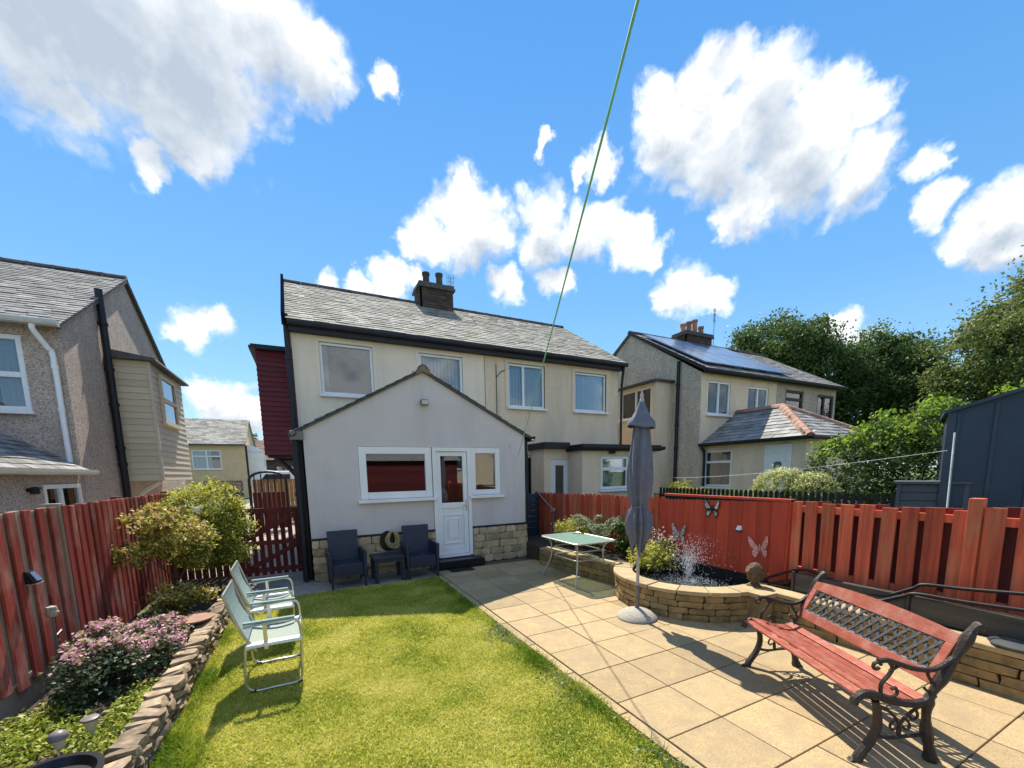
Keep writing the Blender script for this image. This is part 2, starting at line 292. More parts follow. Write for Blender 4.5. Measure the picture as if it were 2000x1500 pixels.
leafmat('varieg_yellow', [(0, (.03, .055, .010)), (.4, (.08, .11, .02)), (.65, (.34, .34, .035)), (1, (.58, .53, .11))], .35, gain=1.15)
leafmat('pale_varieg', [(0, (.05, .08, .02)), (.5, (.20, .22, .06)), (1, (.60, .58, .30))], .35, gain=1.35)
leafmat('shrub_dark', [(0, (.012, .022, .010)), (.7, (.035, .055, .025)), (1, (.20, .21, .15))], .3, gain=2.2)
leafmat('flower_pink', [(0, (.16, .20, .05)), (.3, (.30, .26, .10)), (.45, (.50, .23, .32)), (.8, (.62, .36, .44)), (1, (.70, .50, .52))], .45, gain=1.25)
leafmat('flower_white', [(0, (.55, .42, .38)), (1, (.78, .72, .66))], .35)
leafmat('cover', [(0, (.07, .11, .015)), (.5, (.22, .26, .03)), (1, (.46, .45, .10))], .4, gain=1.35)
leafmat('fern', [(0, (.09, .13, .06)), (1, (.34, .38, .22))], .35)
# ------------------------------------------------------------------ mesh helpers
class MB:
    def __init__(s): s.v = []; s.f = []; s.r = []
    def face(s, pts, rnd=None):
        i = len(s.v); s.v += [tuple(p) for p in pts]; s.f.append(tuple(range(i, i+len(pts)))); s.r.append(random.random() if rnd is None else rnd)
    def hexa(s, b, t, rnd=None):
        i = len(s.v); s.v += [tuple(p) for p in b]+[tuple(p) for p in t]; n = len(b); R = random.random() if rnd is None else rnd
        fs = [tuple(i+k for k in reversed(range(n))), tuple(i+n+k for k in range(n))]+[(i+k, i+(k+1) % n, i+n+(k+1) % n, i+n+k) for k in range(n)]
        s.f += fs; s.r += [R]*len(fs)
    def box(s, x0, x1, y0, y1, z0, z1, rnd=None):
        s.hexa([(x0, y0, z0), (x1, y0, z0), (x1, y1, z0), (x0, y1, z0)], [(x0, y0, z1), (x1, y0, z1), (x1, y1, z1), (x0, y1, z1)], rnd); return s
    def obox(s, c, ax, h, rnd=None):
        c = Vector(c); a = [Vector(v)*q for v, q in zip(ax, h)]
        q = [(-1, -1), (1, -1), (1, 1), (-1, 1)]
        s.hexa([c+a[0]*i+a[1]*j-a[2] for i, j in q], [c+a[0]*i+a[1]*j+a[2] for i, j in q], rnd); return s
    def beam(s, p, q, w, h, up=(0, 0, 1), rnd=None):
        p = Vector(p); q = Vector(q); d = (q-p); l = d.length; d /= l; a = d.cross(Vector(up)).normalized(); b = a.cross(d)
        s.obox((p+q)/2, (d, a, b), (l/2, w/2, h/2), rnd); return s
    def tube(s, pts, r, n=8, cap=True, flat=1.):
        pts = [Vector(p) for p in pts]; R = random.random(); base = len(s.v); m = len(pts); up = None
        for k, p in enumerate(pts):
            d = (pts[min(k+1, m-1)]-pts[max(k-1, 0)]).normalized()
            if up is None: up = Vector((0, 0, 1)) if abs(d.z) < .9 else Vector((1, 0, 0))
            a = (up - d*up.dot(d)).normalized(); up = a; b = d.cross(a); rr = r[k] if isinstance(r, (list, tuple)) else r
            s.v += [tuple(p+(a*math.cos(2*PI*j/n)+b*math.sin(2*PI*j/n)*flat)*rr) for j in range(n)]
        for k in range(m-1):
            for j in range(n): s.f.append((base+k*n+j, base+k*n+(j+1) % n, base+k*n+n+(j+1) % n, base+k*n+n+j)); s.r.append(R)
        if cap:
            s.f.append(tuple(base+j for j in reversed(range(n)))); s.f.append(tuple(base+(m-1)*n+j for j in range(n))); s.r += [R, R]
        return s
    def lathe(s, prof, n=24, c=(0, 0, 0), wob=None):
        base = len(s.v); R = random.random()
        for k, (r, z) in enumerate(prof):
            for j in range(n):
                a = 2*PI*j/n; q = r*(wob(a, z) if wob else 1); s.v.append((c[0]+q*math.cos(a), c[1]+q*math.sin(a), c[2]+z))
        for k in range(len(prof)-1):
            for j in range(n): s.f.append((base+k*n+j, base+k*n+(j+1) % n, base+k*n+n+(j+1) % n, base+k*n+n+j)); s.r.append(R)
        s.f.append(tuple(base+j for j in reversed(range(n)))); s.f.append(tuple(base+(len(prof)-1)*n+j for j in range(n))); s.r += [R, R]
        return s
    def prism(s, poly, o, u, v, w, t):
        "polygon in the (u,v) plane at o, extruded t along w"
        o, u, v, w = (Vector(q) for q in (o, u, v, w)); b = [o+u*a+v*c for a, c in poly]; s.hexa(b, [p+w*t for p in b]); return s
    def mesh(s, name, bevel=0, smooth=False):
        m = bpy.data.meshes.new(name); m.from_pydata(s.v, [], s.f); a = m.attributes.new('rnd', 'FLOAT', 'FACE'); a.data.foreach_set('value', s.r)
        bm = bmesh.new(); bm.from_mesh(m); bmesh.ops.recalc_face_normals(bm, faces=bm.faces)
        if bevel: bmesh.ops.bevel(bm, geom=[e for e in bm.edges if len(e.link_faces) == 2 and e.calc_face_angle(0) > .6], offset=bevel, segments=2, profile=.6, affect='EDGES', clamp_overlap=True)
        bm.to_mesh(m); bm.free()
        if smooth:
            m.polygons.foreach_set('use_smooth', [True]*len(m.polygons)); m.set_sharp_from_angle(angle=.7)
        return m
    def build(s, name, mt, parent=None, bevel=0, smooth=False):
        return put(name, s.mesh(name, bevel, smooth), mt, parent)
VARIANT = {}
def put(name, mesh, mt, parent=None, loc=None):
    if mt and not mesh.materials: mesh.materials.append(MATS[mt])
    elif mt and mesh.materials[0] != MATS[mt]:
        key = (mesh.name, mt)
        if key not in VARIANT: VARIANT[key] = mesh.copy(); VARIANT[key].materials[0] = MATS[mt]
        mesh = VARIANT[key]
    o = bpy.data.objects.new(name, mesh); col.objects.link(o)
    if parent:
        o.parent = parent
        if parent.get('_w') is not None: o.matrix_parent_inverse = Matrix.Translation(-Vector(parent['_w']))
    if loc is not None: o.location = loc
    return o
def tag(o, label, cat, group=None, kind=None):
    if label: o['label'] = label
    if cat: o['category'] = cat
    if group: o['group'] = group
    if kind: o['kind'] = kind
    return o
def thing(name, label, cat, loc=(0, 0, 0), rz=None, group=None):
    "Empty at the base; parts in world coordinates (rz None) or local ones"
    o = bpy.data.objects.new(name, None); col.objects.link(o); o.location = loc; o.empty_display_size = .1
    if rz is None: o['_w'] = tuple(loc)
    else: o.rotation_euler = (0, 0, rz)
    return tag(o, label, cat, group)
def copy_tree(o, parent=None):
    c = o.copy(); col.objects.link(c); c.parent = parent
    if parent: c.matrix_parent_inverse = o.matrix_parent_inverse.copy()
    for ch in [x for x in o.children]: copy_tree(ch, c)
    return c
def structure(o): o['kind'] = 'structure'; return o
def bez(pts, n=8):
    "Catmull-Rom through points"
    P = [Vector(p) for p in pts]; P = [2*P[0]-P[1]]+P+[2*P[-1]-P[-2]]; out = []
    for i in range(1, len(P)-2):
        for k in range(n):
            t = k/n; a, b, c, d = P[i-1:i+3]
            out.append(.5*((2*b)+(c-a)*t+(2*a-5*b+4*c-d)*t*t+(3*b-a-3*c+d)*t**3))
    out.append(P[-2]); return out
# leaves ------------------------------------------------------------
def leaf_mesh(name, P, size, mt, parent=None, aspect=.55, up=.5, rnd=None, var=.4, stalk=None):
    n = len(P); P = np.asarray(P, float)
    nr = rng.normal(size=(n, 3)); nr[:, 2] += up*1.5; nr /= np.linalg.norm(nr, axis=1)[:, None]
    t = rng.normal(size=(n, 3)) if stalk is None else np.asarray(stalk)+rng.normal(size=(n, 3))*.3
    t -= nr*(t*nr).sum(1)[:, None]; t /= np.linalg.norm(t, axis=1)[:, None]; b = np.cross(nr, t)
    L = size*(1+var*(rng.random(n)*2-1))[:, None]*.5; W = L*aspect
    V = np.stack([P-t*L, P+b*W+nr*W*.25, P+t*L, P-b*W+nr*W*.25], 1).reshape(-1, 3)
    m = bpy.data.meshes.new(name); m.vertices.add(4*n); m.vertices.foreach_set('co', V.ravel())
    m.loops.add(4*n); m.loops.foreach_set('vertex_index', np.arange(4*n)); m.polygons.add(n); m.polygons.foreach_set('loop_start', np.arange(n)*4)
    m.update(calc_edges=True)
    a = m.attributes.new('rnd', 'FLOAT', 'FACE'); a.data.foreach_set('value', rng.random(n) if rnd is None else np.asarray(rnd, float))
    return put(name, m, mt, parent)
def cluster_pts(ells, n, k, spread=.28, shell=(.55, 1.), flat=.75):
    "points gathered in k twig clusters per ellipsoid, near its shell"
    out = []; cents = []
    tot = sum(e[1][0]*e[1][1]*e[1][2] for e in ells)
    for c, r in ells:
        r = np.array(r); kk = max(4, int(k*(r.prod()/tot)**.8)); d = rng.normal(size=(kk, 3)); d /= np.linalg.norm(d, axis=1)[:, None]
        cc = np.array(c)+d*r*rng.uniform(*shell, size=(kk, 1)); cents.append(cc); m = int(n*r.prod()/tot)
        idx = rng.integers(0, kk, m); g = rng.normal(size=(m, 3))*spread*r.mean()*np.array([1, 1, flat])*rng.uniform(.5, 1.2, size=(kk, 1))[idx]
        out.append(cc[idx]+g)
    return np.concatenate(out), np.concatenate(cents)
def limbs(name, base, targets, r0, parent, mt='bark', fork=.45, wob=.08):
    mb = MB(); base = Vector(base)
    top = Vector(np.mean(targets, axis=0)); mid = base.lerp(top, fork)
    mb.tube(bez([base, base.lerp(mid, .5)+Vector((random.uniform(-1, 1), random.uniform(-1, 1), 0))*r0*.6, mid], 5), [r0*(1-.045*i) for i in range(11)], 8)
    for q in targets:
        q = Vector(q); s = base.lerp(mid, random.uniform(.6, 1)); l = (q-s).length
        p = bez([s, s.lerp(q, .45)+Vector((random.uniform(-1, 1), random.uniform(-1, 1), .6))*l*wob*1.5, q], 5)
        mb.tube(p, [r0*.5*(1-.085*i) for i in range(len(p))], 6)
    return mb.build(name, mt, parent, smooth=True)
# buildings ---------------------------------------------------------
X_, Y_, Z_ = Vector((1, 0, 0)), Vector((0, 1, 0)), Vector((0, 0, 1))
def wall(mb, P0, U, N, W, Hh, ops=(), dep=.14):
    P0 = Vector(P0); us = sorted({0, W, *[v for o in ops for v in o[:2]]}); vs = sorted({0, Hh, *[v for o in ops for v in o[2:4]]})
    for a, b in zip(us, us[1:]):
        for c, d in zip(vs, vs[1:]):
            m, n = (a+b)/2, (c+d)/2
            if any(o[0] < m < o[1] and o[2] < n < o[3] for o in ops): continue
            mb.face([P0+U*a+Z_*c, P0+U*b+Z_*c, P0+U*b+Z_*d, P0+U*a+Z_*d])
    for o in ops:
        a, b, c, d = o[:4]; q = [P0+U*a+Z_*c, P0+U*b+Z_*c, P0+U*b+Z_*d, P0+U*a+Z_*d]
        for i in range(4): mb.face([q[i], q[(i+1) % 4], q[(i+1) % 4]-N*dep, q[i]-N*dep])
def window(parent, P0, U, N, op, cuts=(), hcuts=(), frame='upvc', fw=.065, back=.06, sill=True, glass='glass', blind=None, name='window', label=None):
    """frame with mullions at fractions cuts and transoms at hcuts; one pane per light"""
    a, b, c, d = op[:4]; P0 = Vector(P0); mb = MB(); dep = .07
    def bar(u0, u1, v0, v1, extra=0): mb.obox(P0+U*(u0+u1)/2+Z_*(v0+v1)/2-N*(back-extra/2), (U, Z_, N), ((u1-u0)/2, (v1-v0)/2, dep/2+extra/2))
    e = .004
    bar(a+e, a+fw, c+e, d-e); bar(b-fw, b-e, c+e, d-e); bar(a+fw, b-fw, c+e, c+fw); bar(a+fw, b-fw, d-fw, d-e)
    us = [a+fw]+[a+(b-a)*k for k in cuts]+[b-fw]; vs = [c+fw]+[c+(d-c)*k for k in hcuts]+[d-fw]
    for k in us[1:-1]: bar(k-fw*.55, k+fw*.55, c+fw, d-fw, .004)
    for k in vs[1:-1]: bar(a+fw, b-fw, k-fw*.55, k+fw*.55, .008)
    w = mb.build(name, frame, parent, bevel=.008)
    if label: w['label'] = label
    for i in range(len(us)-1):
        for j in range(len(vs)-1):
            q = MB(); u0, u1 = us[i]-.0, us[i+1]; v0, v1 = vs[j], vs[j+1]
            q.obox(P0+U*(u0+u1)/2+Z_*(v0+v1)/2-N*(back+.01), (U, Z_, N), ((u1-u0)/2, (v1-v0)/2, .004)); q.build('pane', glass, w)
    if sill:
        q = MB(); q.obox(P0+U*(a+b)/2+Z_*(c-.03)+N*.03, (U, Z_, N), ((b-a)/2+.05, .03, .07)); q.build('sill', frame, w, bevel=.008)
    if blind:
        kind, mt = blind[:2]; q = MB(); u = a+fw*.6
        if kind == 'slats':
            st = blind[2] if len(blind) > 2 else .10
            while u < b-fw*.6: 
                an = random.uniform(-.15, .5); q.obox(P0+U*(u+st*.45)+Z_*(c+d)/2-N*(back+.13), (U*math.cos(an)+N*math.sin(an), Z_, N*math.cos(an)-U*math.sin(an)), (st*.43, (d-c)/2-fw*.5, .002)); u += st
        else:
            k = 0
            for u0, u1 in blind[2]:
                pts = []; m = 24
                for i in range(m+1): pts.append((a+(b-a)*(u0+(u1-u0)*i/m), .02*math.sin(i*1.7+k)))
                for (p, s), (p2, s2) in zip(pts, pts[1:]): q.face([P0+U*p+Z_*(c+.02)-N*(back+.14+s), P0+U*p2+Z_*(c+.02)-N*(back+.14+s2), P0+U*p2+Z_*(d-.02)-N*(back+.14+s2), P0+U*p+Z_*(d-.02)-N*(back+.14+s)], .5)
                k += 1
        q.build('blind' if kind == 'slats' else 'curtain', mt, w)
    return w
def slates(E, U, S, W, L, sw, ex, name, mt, parent, th=.012, inside=None, jit=.012, kind='stuff'):
    "courses of separate overlapping slates from eave corner E; one joined mesh"
    E = Vector(E); U = Vector(U).normalized(); S = Vector(S).normalized(); N = U.cross(S)
    if N.z < 0: N = -N
    mb = MB(); rows = int(L/ex+.5); ex = L/rows
    mb.face([E-N*.01, E+U*W-N*.01, E+U*W+S*L-N*.01, E+S*L-N*.01], .3) if not inside else None
    for j in range(rows):
        u = -sw*(.5 if j % 2 else 0)
        while u < W:
            w = sw*random.uniform(.9, 1.1); u0 = max(0, u); u1 = min(W, u+w-.006); u += w
            if u1-u0 < .03: continue
            s0 = j*ex-random.uniform(0, jit); s1 = min(L, s0+ex*1.5)
            if inside and not inside((u0+u1)/2, s0+ex*.5): continue
            h = th*random.uniform(1.2, 2.2)
            a, b = E+U*u0+S*s0, E+U*u1+S*s0; c, d = E+U*u1+S*s1, E+U*u0+S*s1
            hh = N*h; R = random.random()
            mb.face([a+hh, b+hh+N*random.uniform(-.003, .003), c+N*.002, d+N*.002], R); mb.face([a, b, b+hh, a+hh], R*.5)
            mb.face([a, a+hh, d+N*.002, d], R*.5); mb.face([b, c, c+N*.002, b+hh], R*.5)
    o = mb.build(name, mt, parent); o['kind'] = kind; return o
def ridge_tiles(p, q, parent, mt='ridge', r=.11, l=.45, name='ridge_tile'):
    p = Vector(p); q = Vector(q); d = q-p; n = max(1, int(d.length/l)); d = d/n; ax = d.normalized(); side = ax.cross(Z_).normalized(); up = side.cross(ax)
    mb = MB(); L = d.length-.012
    prof = [(-r, -r*.55), (-r*.62, r*.12), (0, r*.42), (r*.62, r*.12), (r, -r*.55)]
    for t0, k in ((0, 1.0), (L*.88, 1.14)):
        A = [ax*t0+side*x*k+up*(y*k) for x, y in prof]; B = [a+ax*(L*.88 if t0 == 0 else L*.12) for a in A]
        for i in range(4): mb.face([A[i], A[i+1], B[i+1], B[i]], .5)
        mb.face(list(reversed(A)), .5); mb.face(B, .5)
    me = mb.mesh(name)
    for i in range(n): put(name, me, mt, parent, p+d*i)
def cut_stone(l, h, d, mt, seed=0, rough=.12):
    "unit rough block, origin at centre of its back"
    rr = random.Random(seed); bm = bmesh.new(); bmesh.ops.create_cube(bm, size=1)
    for v in bm.verts: v.co = Vector((v.co.x*l, v.co.y*d-d*0, v.co.z*h))
    bmesh.ops.subdivide_edges(bm, edges=bm.edges[:], cuts=1, use_grid_fill=True)
    for v in bm.verts:
        v.co += Vector((rr.uniform(-1, 1)*l*.035, rr.uniform(-1, 1)*d*rough, rr.uniform(-1, 1)*h*.06))
        if abs(v.co.x) > l*.4 and abs(v.co.z) > h*.4: v.co.x *= .95; v.co.z *= .93; v.co.y *= .93
    m = bpy.data.meshes.new('stone'); bm.to_mesh(m); bm.free(); a = m.attributes.new('rnd', 'FLOAT', 'FACE'); m.materials.append(MATS[mt])
    m.polygons.foreach_set('use_smooth', [True]*len(m.polygons)); m.set_sharp_from_angle(angle=.9)
    return m
def stone_run(parent, A, B, z0, hts, lens, depth, mt, name='stone', seed=1, curve=None):
    """courses of individual stones from A to B (or along curve(s)->point,tangent)"""
    rr = random.Random(seed); A = Vector(A); B = Vector(B); Lt = (B-A).length if curve is None else curve[1]; z = z0; pool = {}
    for ci, h in enumerate(hts):
        s = -rr.uniform(0, lens[0])*.5
        while s < Lt:
            l = rr.choice(lens)*rr.uniform(.9, 1.1); s0, s1 = max(0, s), min(Lt, s+l); s += l
            if s1-s0 < .05: continue
            key = rr.randrange(5)
            if key not in pool: pool[key] = cut_stone(1, 1, 1, mt, seed*10+key, .12)
            if curve is None: p = A+(B-A)*((s0+s1)/2/Lt); t = (B-A).normalized()
            else: p, t = curve[0]((s0+s1)/2)
            o = put(name, pool[key], mt, parent); o.location = (p.x, p.y, z+h/2)
            if parent.get('_w') is not None: pass
            o.rotation_euler = (0, 0, math.atan2(t.y, t.x)); o.scale = (s1-s0-.006, depth*rr.uniform(.93, 1.07), h-.005)
        z += h
# ================================================================== setting
def sheet(name, x0, x1, y0, y1, z, mt, thick=0):
    mb = MB()
    if thick: mb.box(x0, x1, y0, y1, z-thick, z)
    else: mb.face([(x0, y0, z), (x1, y0, z), (x1, y1, z), (x0, y1, z)])
    return structure(mb.build(name, mt))
sheet('ground', -500, 500, -500, 500, -.12, 'meadow')
sheet('driveway', -3.9, -.02, 8.72, 60, -.02, 'concrete', .06)
sheet('street', -60, 60, 26, 33, -.09, 'asphalt', .02)
sheet('neighbour_garden', 5.42, 70, -14, 9.0, .45, 'meadow', .5)
sheet('concrete_path', -1.05, 1.995, 7.07, 8.7, -.004, 'concrete', .08)
sheet('lawn', -1.05, 1.985, -4, 7.065, -.012, 'turf', .08)
sheet('flower_bed', -2.06, -1.2, -4, 8.7, .10, 'soil', .2)
_mb = MB(); _mb.hexa([(4.24, 8.6, 0), (4.24, 6.95, 0), (4.52, 4.8, 0), (5.28, 4.8, 0), (5.28, 8.6, 0)], [(4.24, 8.6, .31), (4.24, 6.95, .31), (4.52, 4.8, .31), (5.28, 4.8, .31), (5.28, 8.6, .31)]); structure(_mb.build('raised_bed', 'soil'))
sheet('back_bed', 4.98, 5.28, -4, 3.05, .36, 'soil', .3)
# paving: every slab is a piece of its own
patio = sheet('patio', 1.985, 5.3, -4, 8.7, -.018, 'grout', .08)
slab_pool = []
for k in range(6):
    mb = MB(); mb.box(-.5, .5, -.5, .5, -.035, 0); m = mb.mesh('slab', .008)
    m.materials.append(MATS['slab']); slab_pool.append(m)
def add_slab(x0, x1, y0, y1):
    o = put('slab', random.choice(slab_pool), 'slab', patio)
    o.location = ((x0+x1)/2, (y0+y1)/2, random.uniform(-.002, .002)); o.scale = (x1-x0-.009, y1-y0-.009, 1)
    o.rotation_euler = (random.uniform(-.003, .003), random.uniform(-.003, .003), 0)
ys = [-1.2+.5*i*1.02 for i in range(18)]
for j, (a, b) in enumerate(zip(ys, ys[1:])):
    off = .27 if b < 1.45 else 0
    xs = [2.10]+[2.66-off+.535*i for i in range(7)]
    xs = sorted(x for x in xs if x < 4.75)+[4.92 if b < 3 else 4.75]
    for x0, x1 in zip(xs, xs[1:]):
        if math.hypot((x0+x1)/2-4.87, (a+b)/2-4.02) < .75: continue
        add_slab(x0, x1, a, min(b, 7.84))
for i in range(12):      # edging strip beside the lawn
    o = put('edging', slab_pool[i % 6], 'slab', patio); o.location = (2.045, -1+i*.72, -.003); o.scale = (.085, .708, 1)
# grass blades
def grass():
    def field(n, x0, x1, y0, y1, h, w):
        P = np.stack([rng.uniform(x0, x1, n), rng.uniform(y0, y1, n), np.full(n, -.012)], 1); return P, np.full(n, h), np.full(n, w)
    sets = [field(150000, -1.05, 1.985, 1.3, 4.2, .021, .0042), field(85000, -1.05, 1.985, 4.2, 7.07, .024, .0058)]
    n2 = 5000   # longer unmown tufts against the wall and the edging
    e = np.stack([np.where(rng.random(n2) < .6, rng.normal(-.98, .035, n2), rng.normal(1.93, .045, n2)), rng.uniform(1.4, 7.05, n2), np.full(n2, -.012)], 1)
    e[:, 0] = np.clip(e[:, 0], -1.05, 2.0)
    n3 = 2600; tf = np.array([[-.85, 3.2], [-.98, 3.5], [-.93, 2.9], [-.98, 4.4], [1.9, 3.3], [1.93, 2.6]])[rng.integers(0, 6, n3)]
    t3 = np.stack([tf[:, 0]+rng.normal(0, .06, n3), tf[:, 1]+rng.normal(0, .14, n3), np.full(n3, -.012)], 1); t3[:, 0] = np.clip(t3[:, 0], -1.05, 1.98)
    P = np.concatenate([s[0] for s in sets]+[e, t3]); h = np.concatenate([s[1] for s in sets]+[np.full(n2, .05), np.full(n3, .075)]); w = np.concatenate([s[2] for s in sets]+[np.full(n2, .005), np.full(n3, .005)])
    n = len(P); h = h*rng.uniform(.5, 1.25, n); a = rng.uniform(0, 2*PI, n); lean = rng.normal(0, .85, size=(n, 2))*h[:, None]
    s = np.stack([np.cos(a), np.sin(a), np.zeros(n)], 1)*w[:, None]
    top = P+np.concatenate([lean, h[:, None]], 1)
    V = np.stack([P-s, P+s, top], 1).reshape(-1, 3)
    m = bpy.data.meshes.new('grass'); m.vertices.add(3*n); m.vertices.foreach_set('co', V.ravel()); m.loops.add(3*n); m.loops.foreach_set('vertex_index', np.arange(3*n)); m.polygons.add(n); m.polygons.foreach_set('loop_start', np.arange(n)*3); m.update(calc_edges=True)
    r = rng.beta(2.2, 2.2, n); r[-n3-n2:] *= .25
    ed = np.exp(-((P[:, 0]-1.98)/.35)**2); r = np.clip(r-.30*ed*rng.random(n), 0, 1)
    at = m.attributes.new('rnd', 'FLOAT', 'FACE'); at.data.foreach_set('value', r)
    tag(put('grass', m, 'grass_blade'), 'short sunlit lawn grass with yellowed dry patches', 'grass', kind='stuff')
    k = 1300; p = np.stack([1.98-np.abs(rng.normal(0, .13, k)), rng.uniform(1.5, 4.6, k), rng.uniform(0, .025, k)], 1); p = p[np.sin(p[:, 1]*5)+rng.normal(0, .5, k) > .3]
    tag(leaf_mesh('clover', p, .022, 'shrub_dark', aspect=.9, up=2), 'low dark clover creeping along the patio edging', 'clover', kind='stuff')
grass()
# ================================================================== main semi-detached house
def roof_pair(parent, x0, x1, ye, yr, ze, zr, mt, over=.0, sw=.30, ex=.20, yb=None):
    S = Vector((0, yr-ye, zr-ze)); L = S.length
    slates((x0, ye, ze), X_, S, x1-x0, L, sw, ex, 'roof_slates', mt, parent)
    yb = yb or 2*yr-ye
    mb = MB(); mb.face([(x0, yb, ze), (x1, yb, ze), (x1, yr, zr), (x0, yr, zr)]); mb.build('back_roof', mt, parent)
def chimney(parent, x0, x1, y0, y1, z0, z1, pots, mt='house_brick', potm='house_brick'):
    mb = MB(); rows = int((z1-z0)/.085)
    mb.box(x0+.012, x1-.012, y0+.012, y1-.012, z0, z1-.02)
    for j in range(rows):
        z = z0+j*.085; off = .11*(j % 2)
        for (a, b, fx) in ((x0, x1, 'y'), (y0, y1, 'x')):
            u = a-off
            while u < b:
                u0, u1 = max(a, u), min(b, u+.21); u += .22
                if u1-u0 < .02: continue
                if fx == 'y': mb.box(u0, u1, y0, y0+.05, z, z+.073)
                else: mb.box(x0, x0+.05, u0, u1, z, z+.073)
    c = mb.build('chimney', mt, parent)
    q = MB(); q.box(x0-.07, x1+.07, y0-.07, y1+.07, z1-.14, z1-.06); q.box(x0-.04, x1+.04, y0-.04, y1+.04, z1-.06, z1+.03); q.build('chimney_cap', 'ridge', c, bevel=.01)
    for px, h in pots:
        q = MB(); q.lathe([(.14, 0), (.14, .06), (.115, .09), (.105, h-.1), (.13, h-.08), (.13, h), (.095, h), (.09, h-.3)], 14, (px, (y0+y1)/2, z1+.03)); q.build('chimney_pot', potm, c, smooth=True)
    return c
def aerial(parent, p, h, s=.35):
    mb = MB(); p = Vector(p); mb.tube([p, p+Z_*h], .013, 5)
    for k, z in enumerate((.99, .86, .73)):
        c = p+Z_*h*z; mb.tube([c-X_*s*(1-.2*k), c+X_*s*(1-.2*k)], .008, 4)
        for i in range(-2, 3): mb.tube([c+X_*i*s*.38-Z_*.1, c+X_*i*s*.38+Z_*.1], .006, 4)
    mb.build('aerial', 'grey_metal', parent)
def pipe(parent, pts, r, mt, name='drainpipe', brackets=(), n=10):
    mb = MB(); mb.tube(bez(pts, 5) if len(pts) > 2 else pts, r, n)
    for b in brackets:
        b = Vector(b); mb.tube([b-Z_*.035, b+Z_*.035], r*1.25, n)
    return mb.build(name, mt, parent, smooth=True)
def gable_wall(mb, x, y0, y1, ze, yr, zr, z0=0):
    mb.face([(x, y0, z0), (x, y1, z0), (x, y1, ze), (x, yr, zr), (x, y0, ze)])
HX0, HXP, HX1, HY, HYR, HZE, HZR = -.07, 4.70, 9.52, 11.0, 14.5, 5.15, 7.42
house = thing('semi_detached_house', 'pair of joined cream houses with one long mossy slate roof behind the grey extension', 'house', (4.7, 11, 0))
wl_ = MB(); ops1 = [(.56, 1.77, 3.78, 4.98), (2.92, 4.12, 3.78, 4.98)]
wall(wl_, (HX0, HY, 0), X_, -Y_, HXP-HX0, HZE, ops1)
gable_wall(wl_, HX0, HY, 18, HZE, HYR, HZR); wl_.face([(HX0, 18, 0), (HXP, 18, 0), (HXP, 18, HZE), (HX0, 18, HZE)])
wl_.build('painted_wall', 'cream', house)
wl_ = MB(); ops2 = [(.71, 1.95, 3.74, 4.98), (3.03, 4.29, 3.74, 4.94), (1.25, 1.95, .5, 2.35)]
wall(wl_, (HXP+.01, HY-.012, 0), X_, -Y_, HX1-HXP-.01, HZE, ops2); gable_wall(wl_, HX1, HY-.012, 18, HZE, HYR, HZR); wl_.face([(HXP, 18, 0), (HX1, 18, 0), (HX1, 18, HZE), (HXP, 18, HZE)])
wl_.build('pebbledash_wall', 'dash_cream', house)
mb = MB(); mb.face([(HX0+.02, 12.6, 0), (HX1-.02, 12.6, 0), (HX1-.02, 12.6, HZE), (HX0+.02, 12.6, HZE)]); mb.box(HXP-.05, HXP+.05, HY+.1, 12.6, 0, HZE); mb.face([(HX0+.02, HY+.14, 2.7), (HX1-.02, HY+.14, 2.7), (HX1-.02, 12.6, 2.7), (HX0+.02, 12.6, 2.7)]); mb.build('room_wall', 'interior', house)
roof_pair(house, HX0-.08, HX1+.12, HY-.28, HYR, HZE+.16, HZR+.14, 'slate', yb=18.25)
window(house, (HX0, HY, 0), X_, -Y_, ops1[0], blind=('curtain', 'blind', [(0, .16)]))
window(house, (HX0, HY, 0), X_, -Y_, ops1[1], blind=('slats', 'blind', .10))
P2 = (HXP+.01, HY-.012, 0)
window(house, P2, X_, -Y_, ops2[0], cuts=(.42,), blind=('slats', 'blind', .10))
window(house, P2, X_, -Y_, ops2[1], blind=('slats', 'blind', .10))
w = window(house, P2, X_, -Y_, ops2[2], sill=True, blind=('slats', 'blind_dark', .11))
for p, op in ((Vector((HX0, HY, 0)), ops1[0]), (Vector((HX0, HY, 0)), ops1[1])):
    mb = MB()
    for a, b, c, d in ((op[0]-.07, op[0], op[2], op[3]+.07), (op[1], op[1]+.07, op[2], op[3]+.07), (op[0], op[1], op[3], op[3]+.07)): mb.box(p.x+a, p.x+b, HY-.018, HY+.02, c, d)
    mb.build('window_surround', 'cream', house)
mb = MB()
for op in ops2[:2]:
    for a, b, c, d in ((op[0]-.09, op[0], op[2], op[3]+.09), (op[1], op[1]+.09, op[2], op[3]+.09), (op[0], op[1], op[3], op[3]+.09)): mb.box(P2[0]+a, P2[0]+b, HY-.04, HY+.02, c, d)
mb.build('window_surround', 'dash_cream', house)
mb = MB(); mb.box(HX0-.05, HX1+.1, HY-.2, HY-.165, HZE-.05, HZE+.15); mb.box(HX0-.05, HX1+.1, HY-.165, HY-.014, HZE-.05, HZE-.03); mb.build('fascia', 'navy_fascia', house, bevel=.006)
mb = MB(); pr = [(-.065, .05), (-.065, 0), (-.05, -.035), (-.02, -.055), (.02, -.055), (.05, -.035), (.065, 0), (.065, .05), (.055, .05), (.055, 0), (0, -.045), (-.055, 0), (-.055, .05)]
mb.prism(pr, (HX0-.06, HY-.27, HZE+.10), Y_, Z_, X_, HX1-HX0+.2); mb.build('gutter', 'navy_fascia', house)
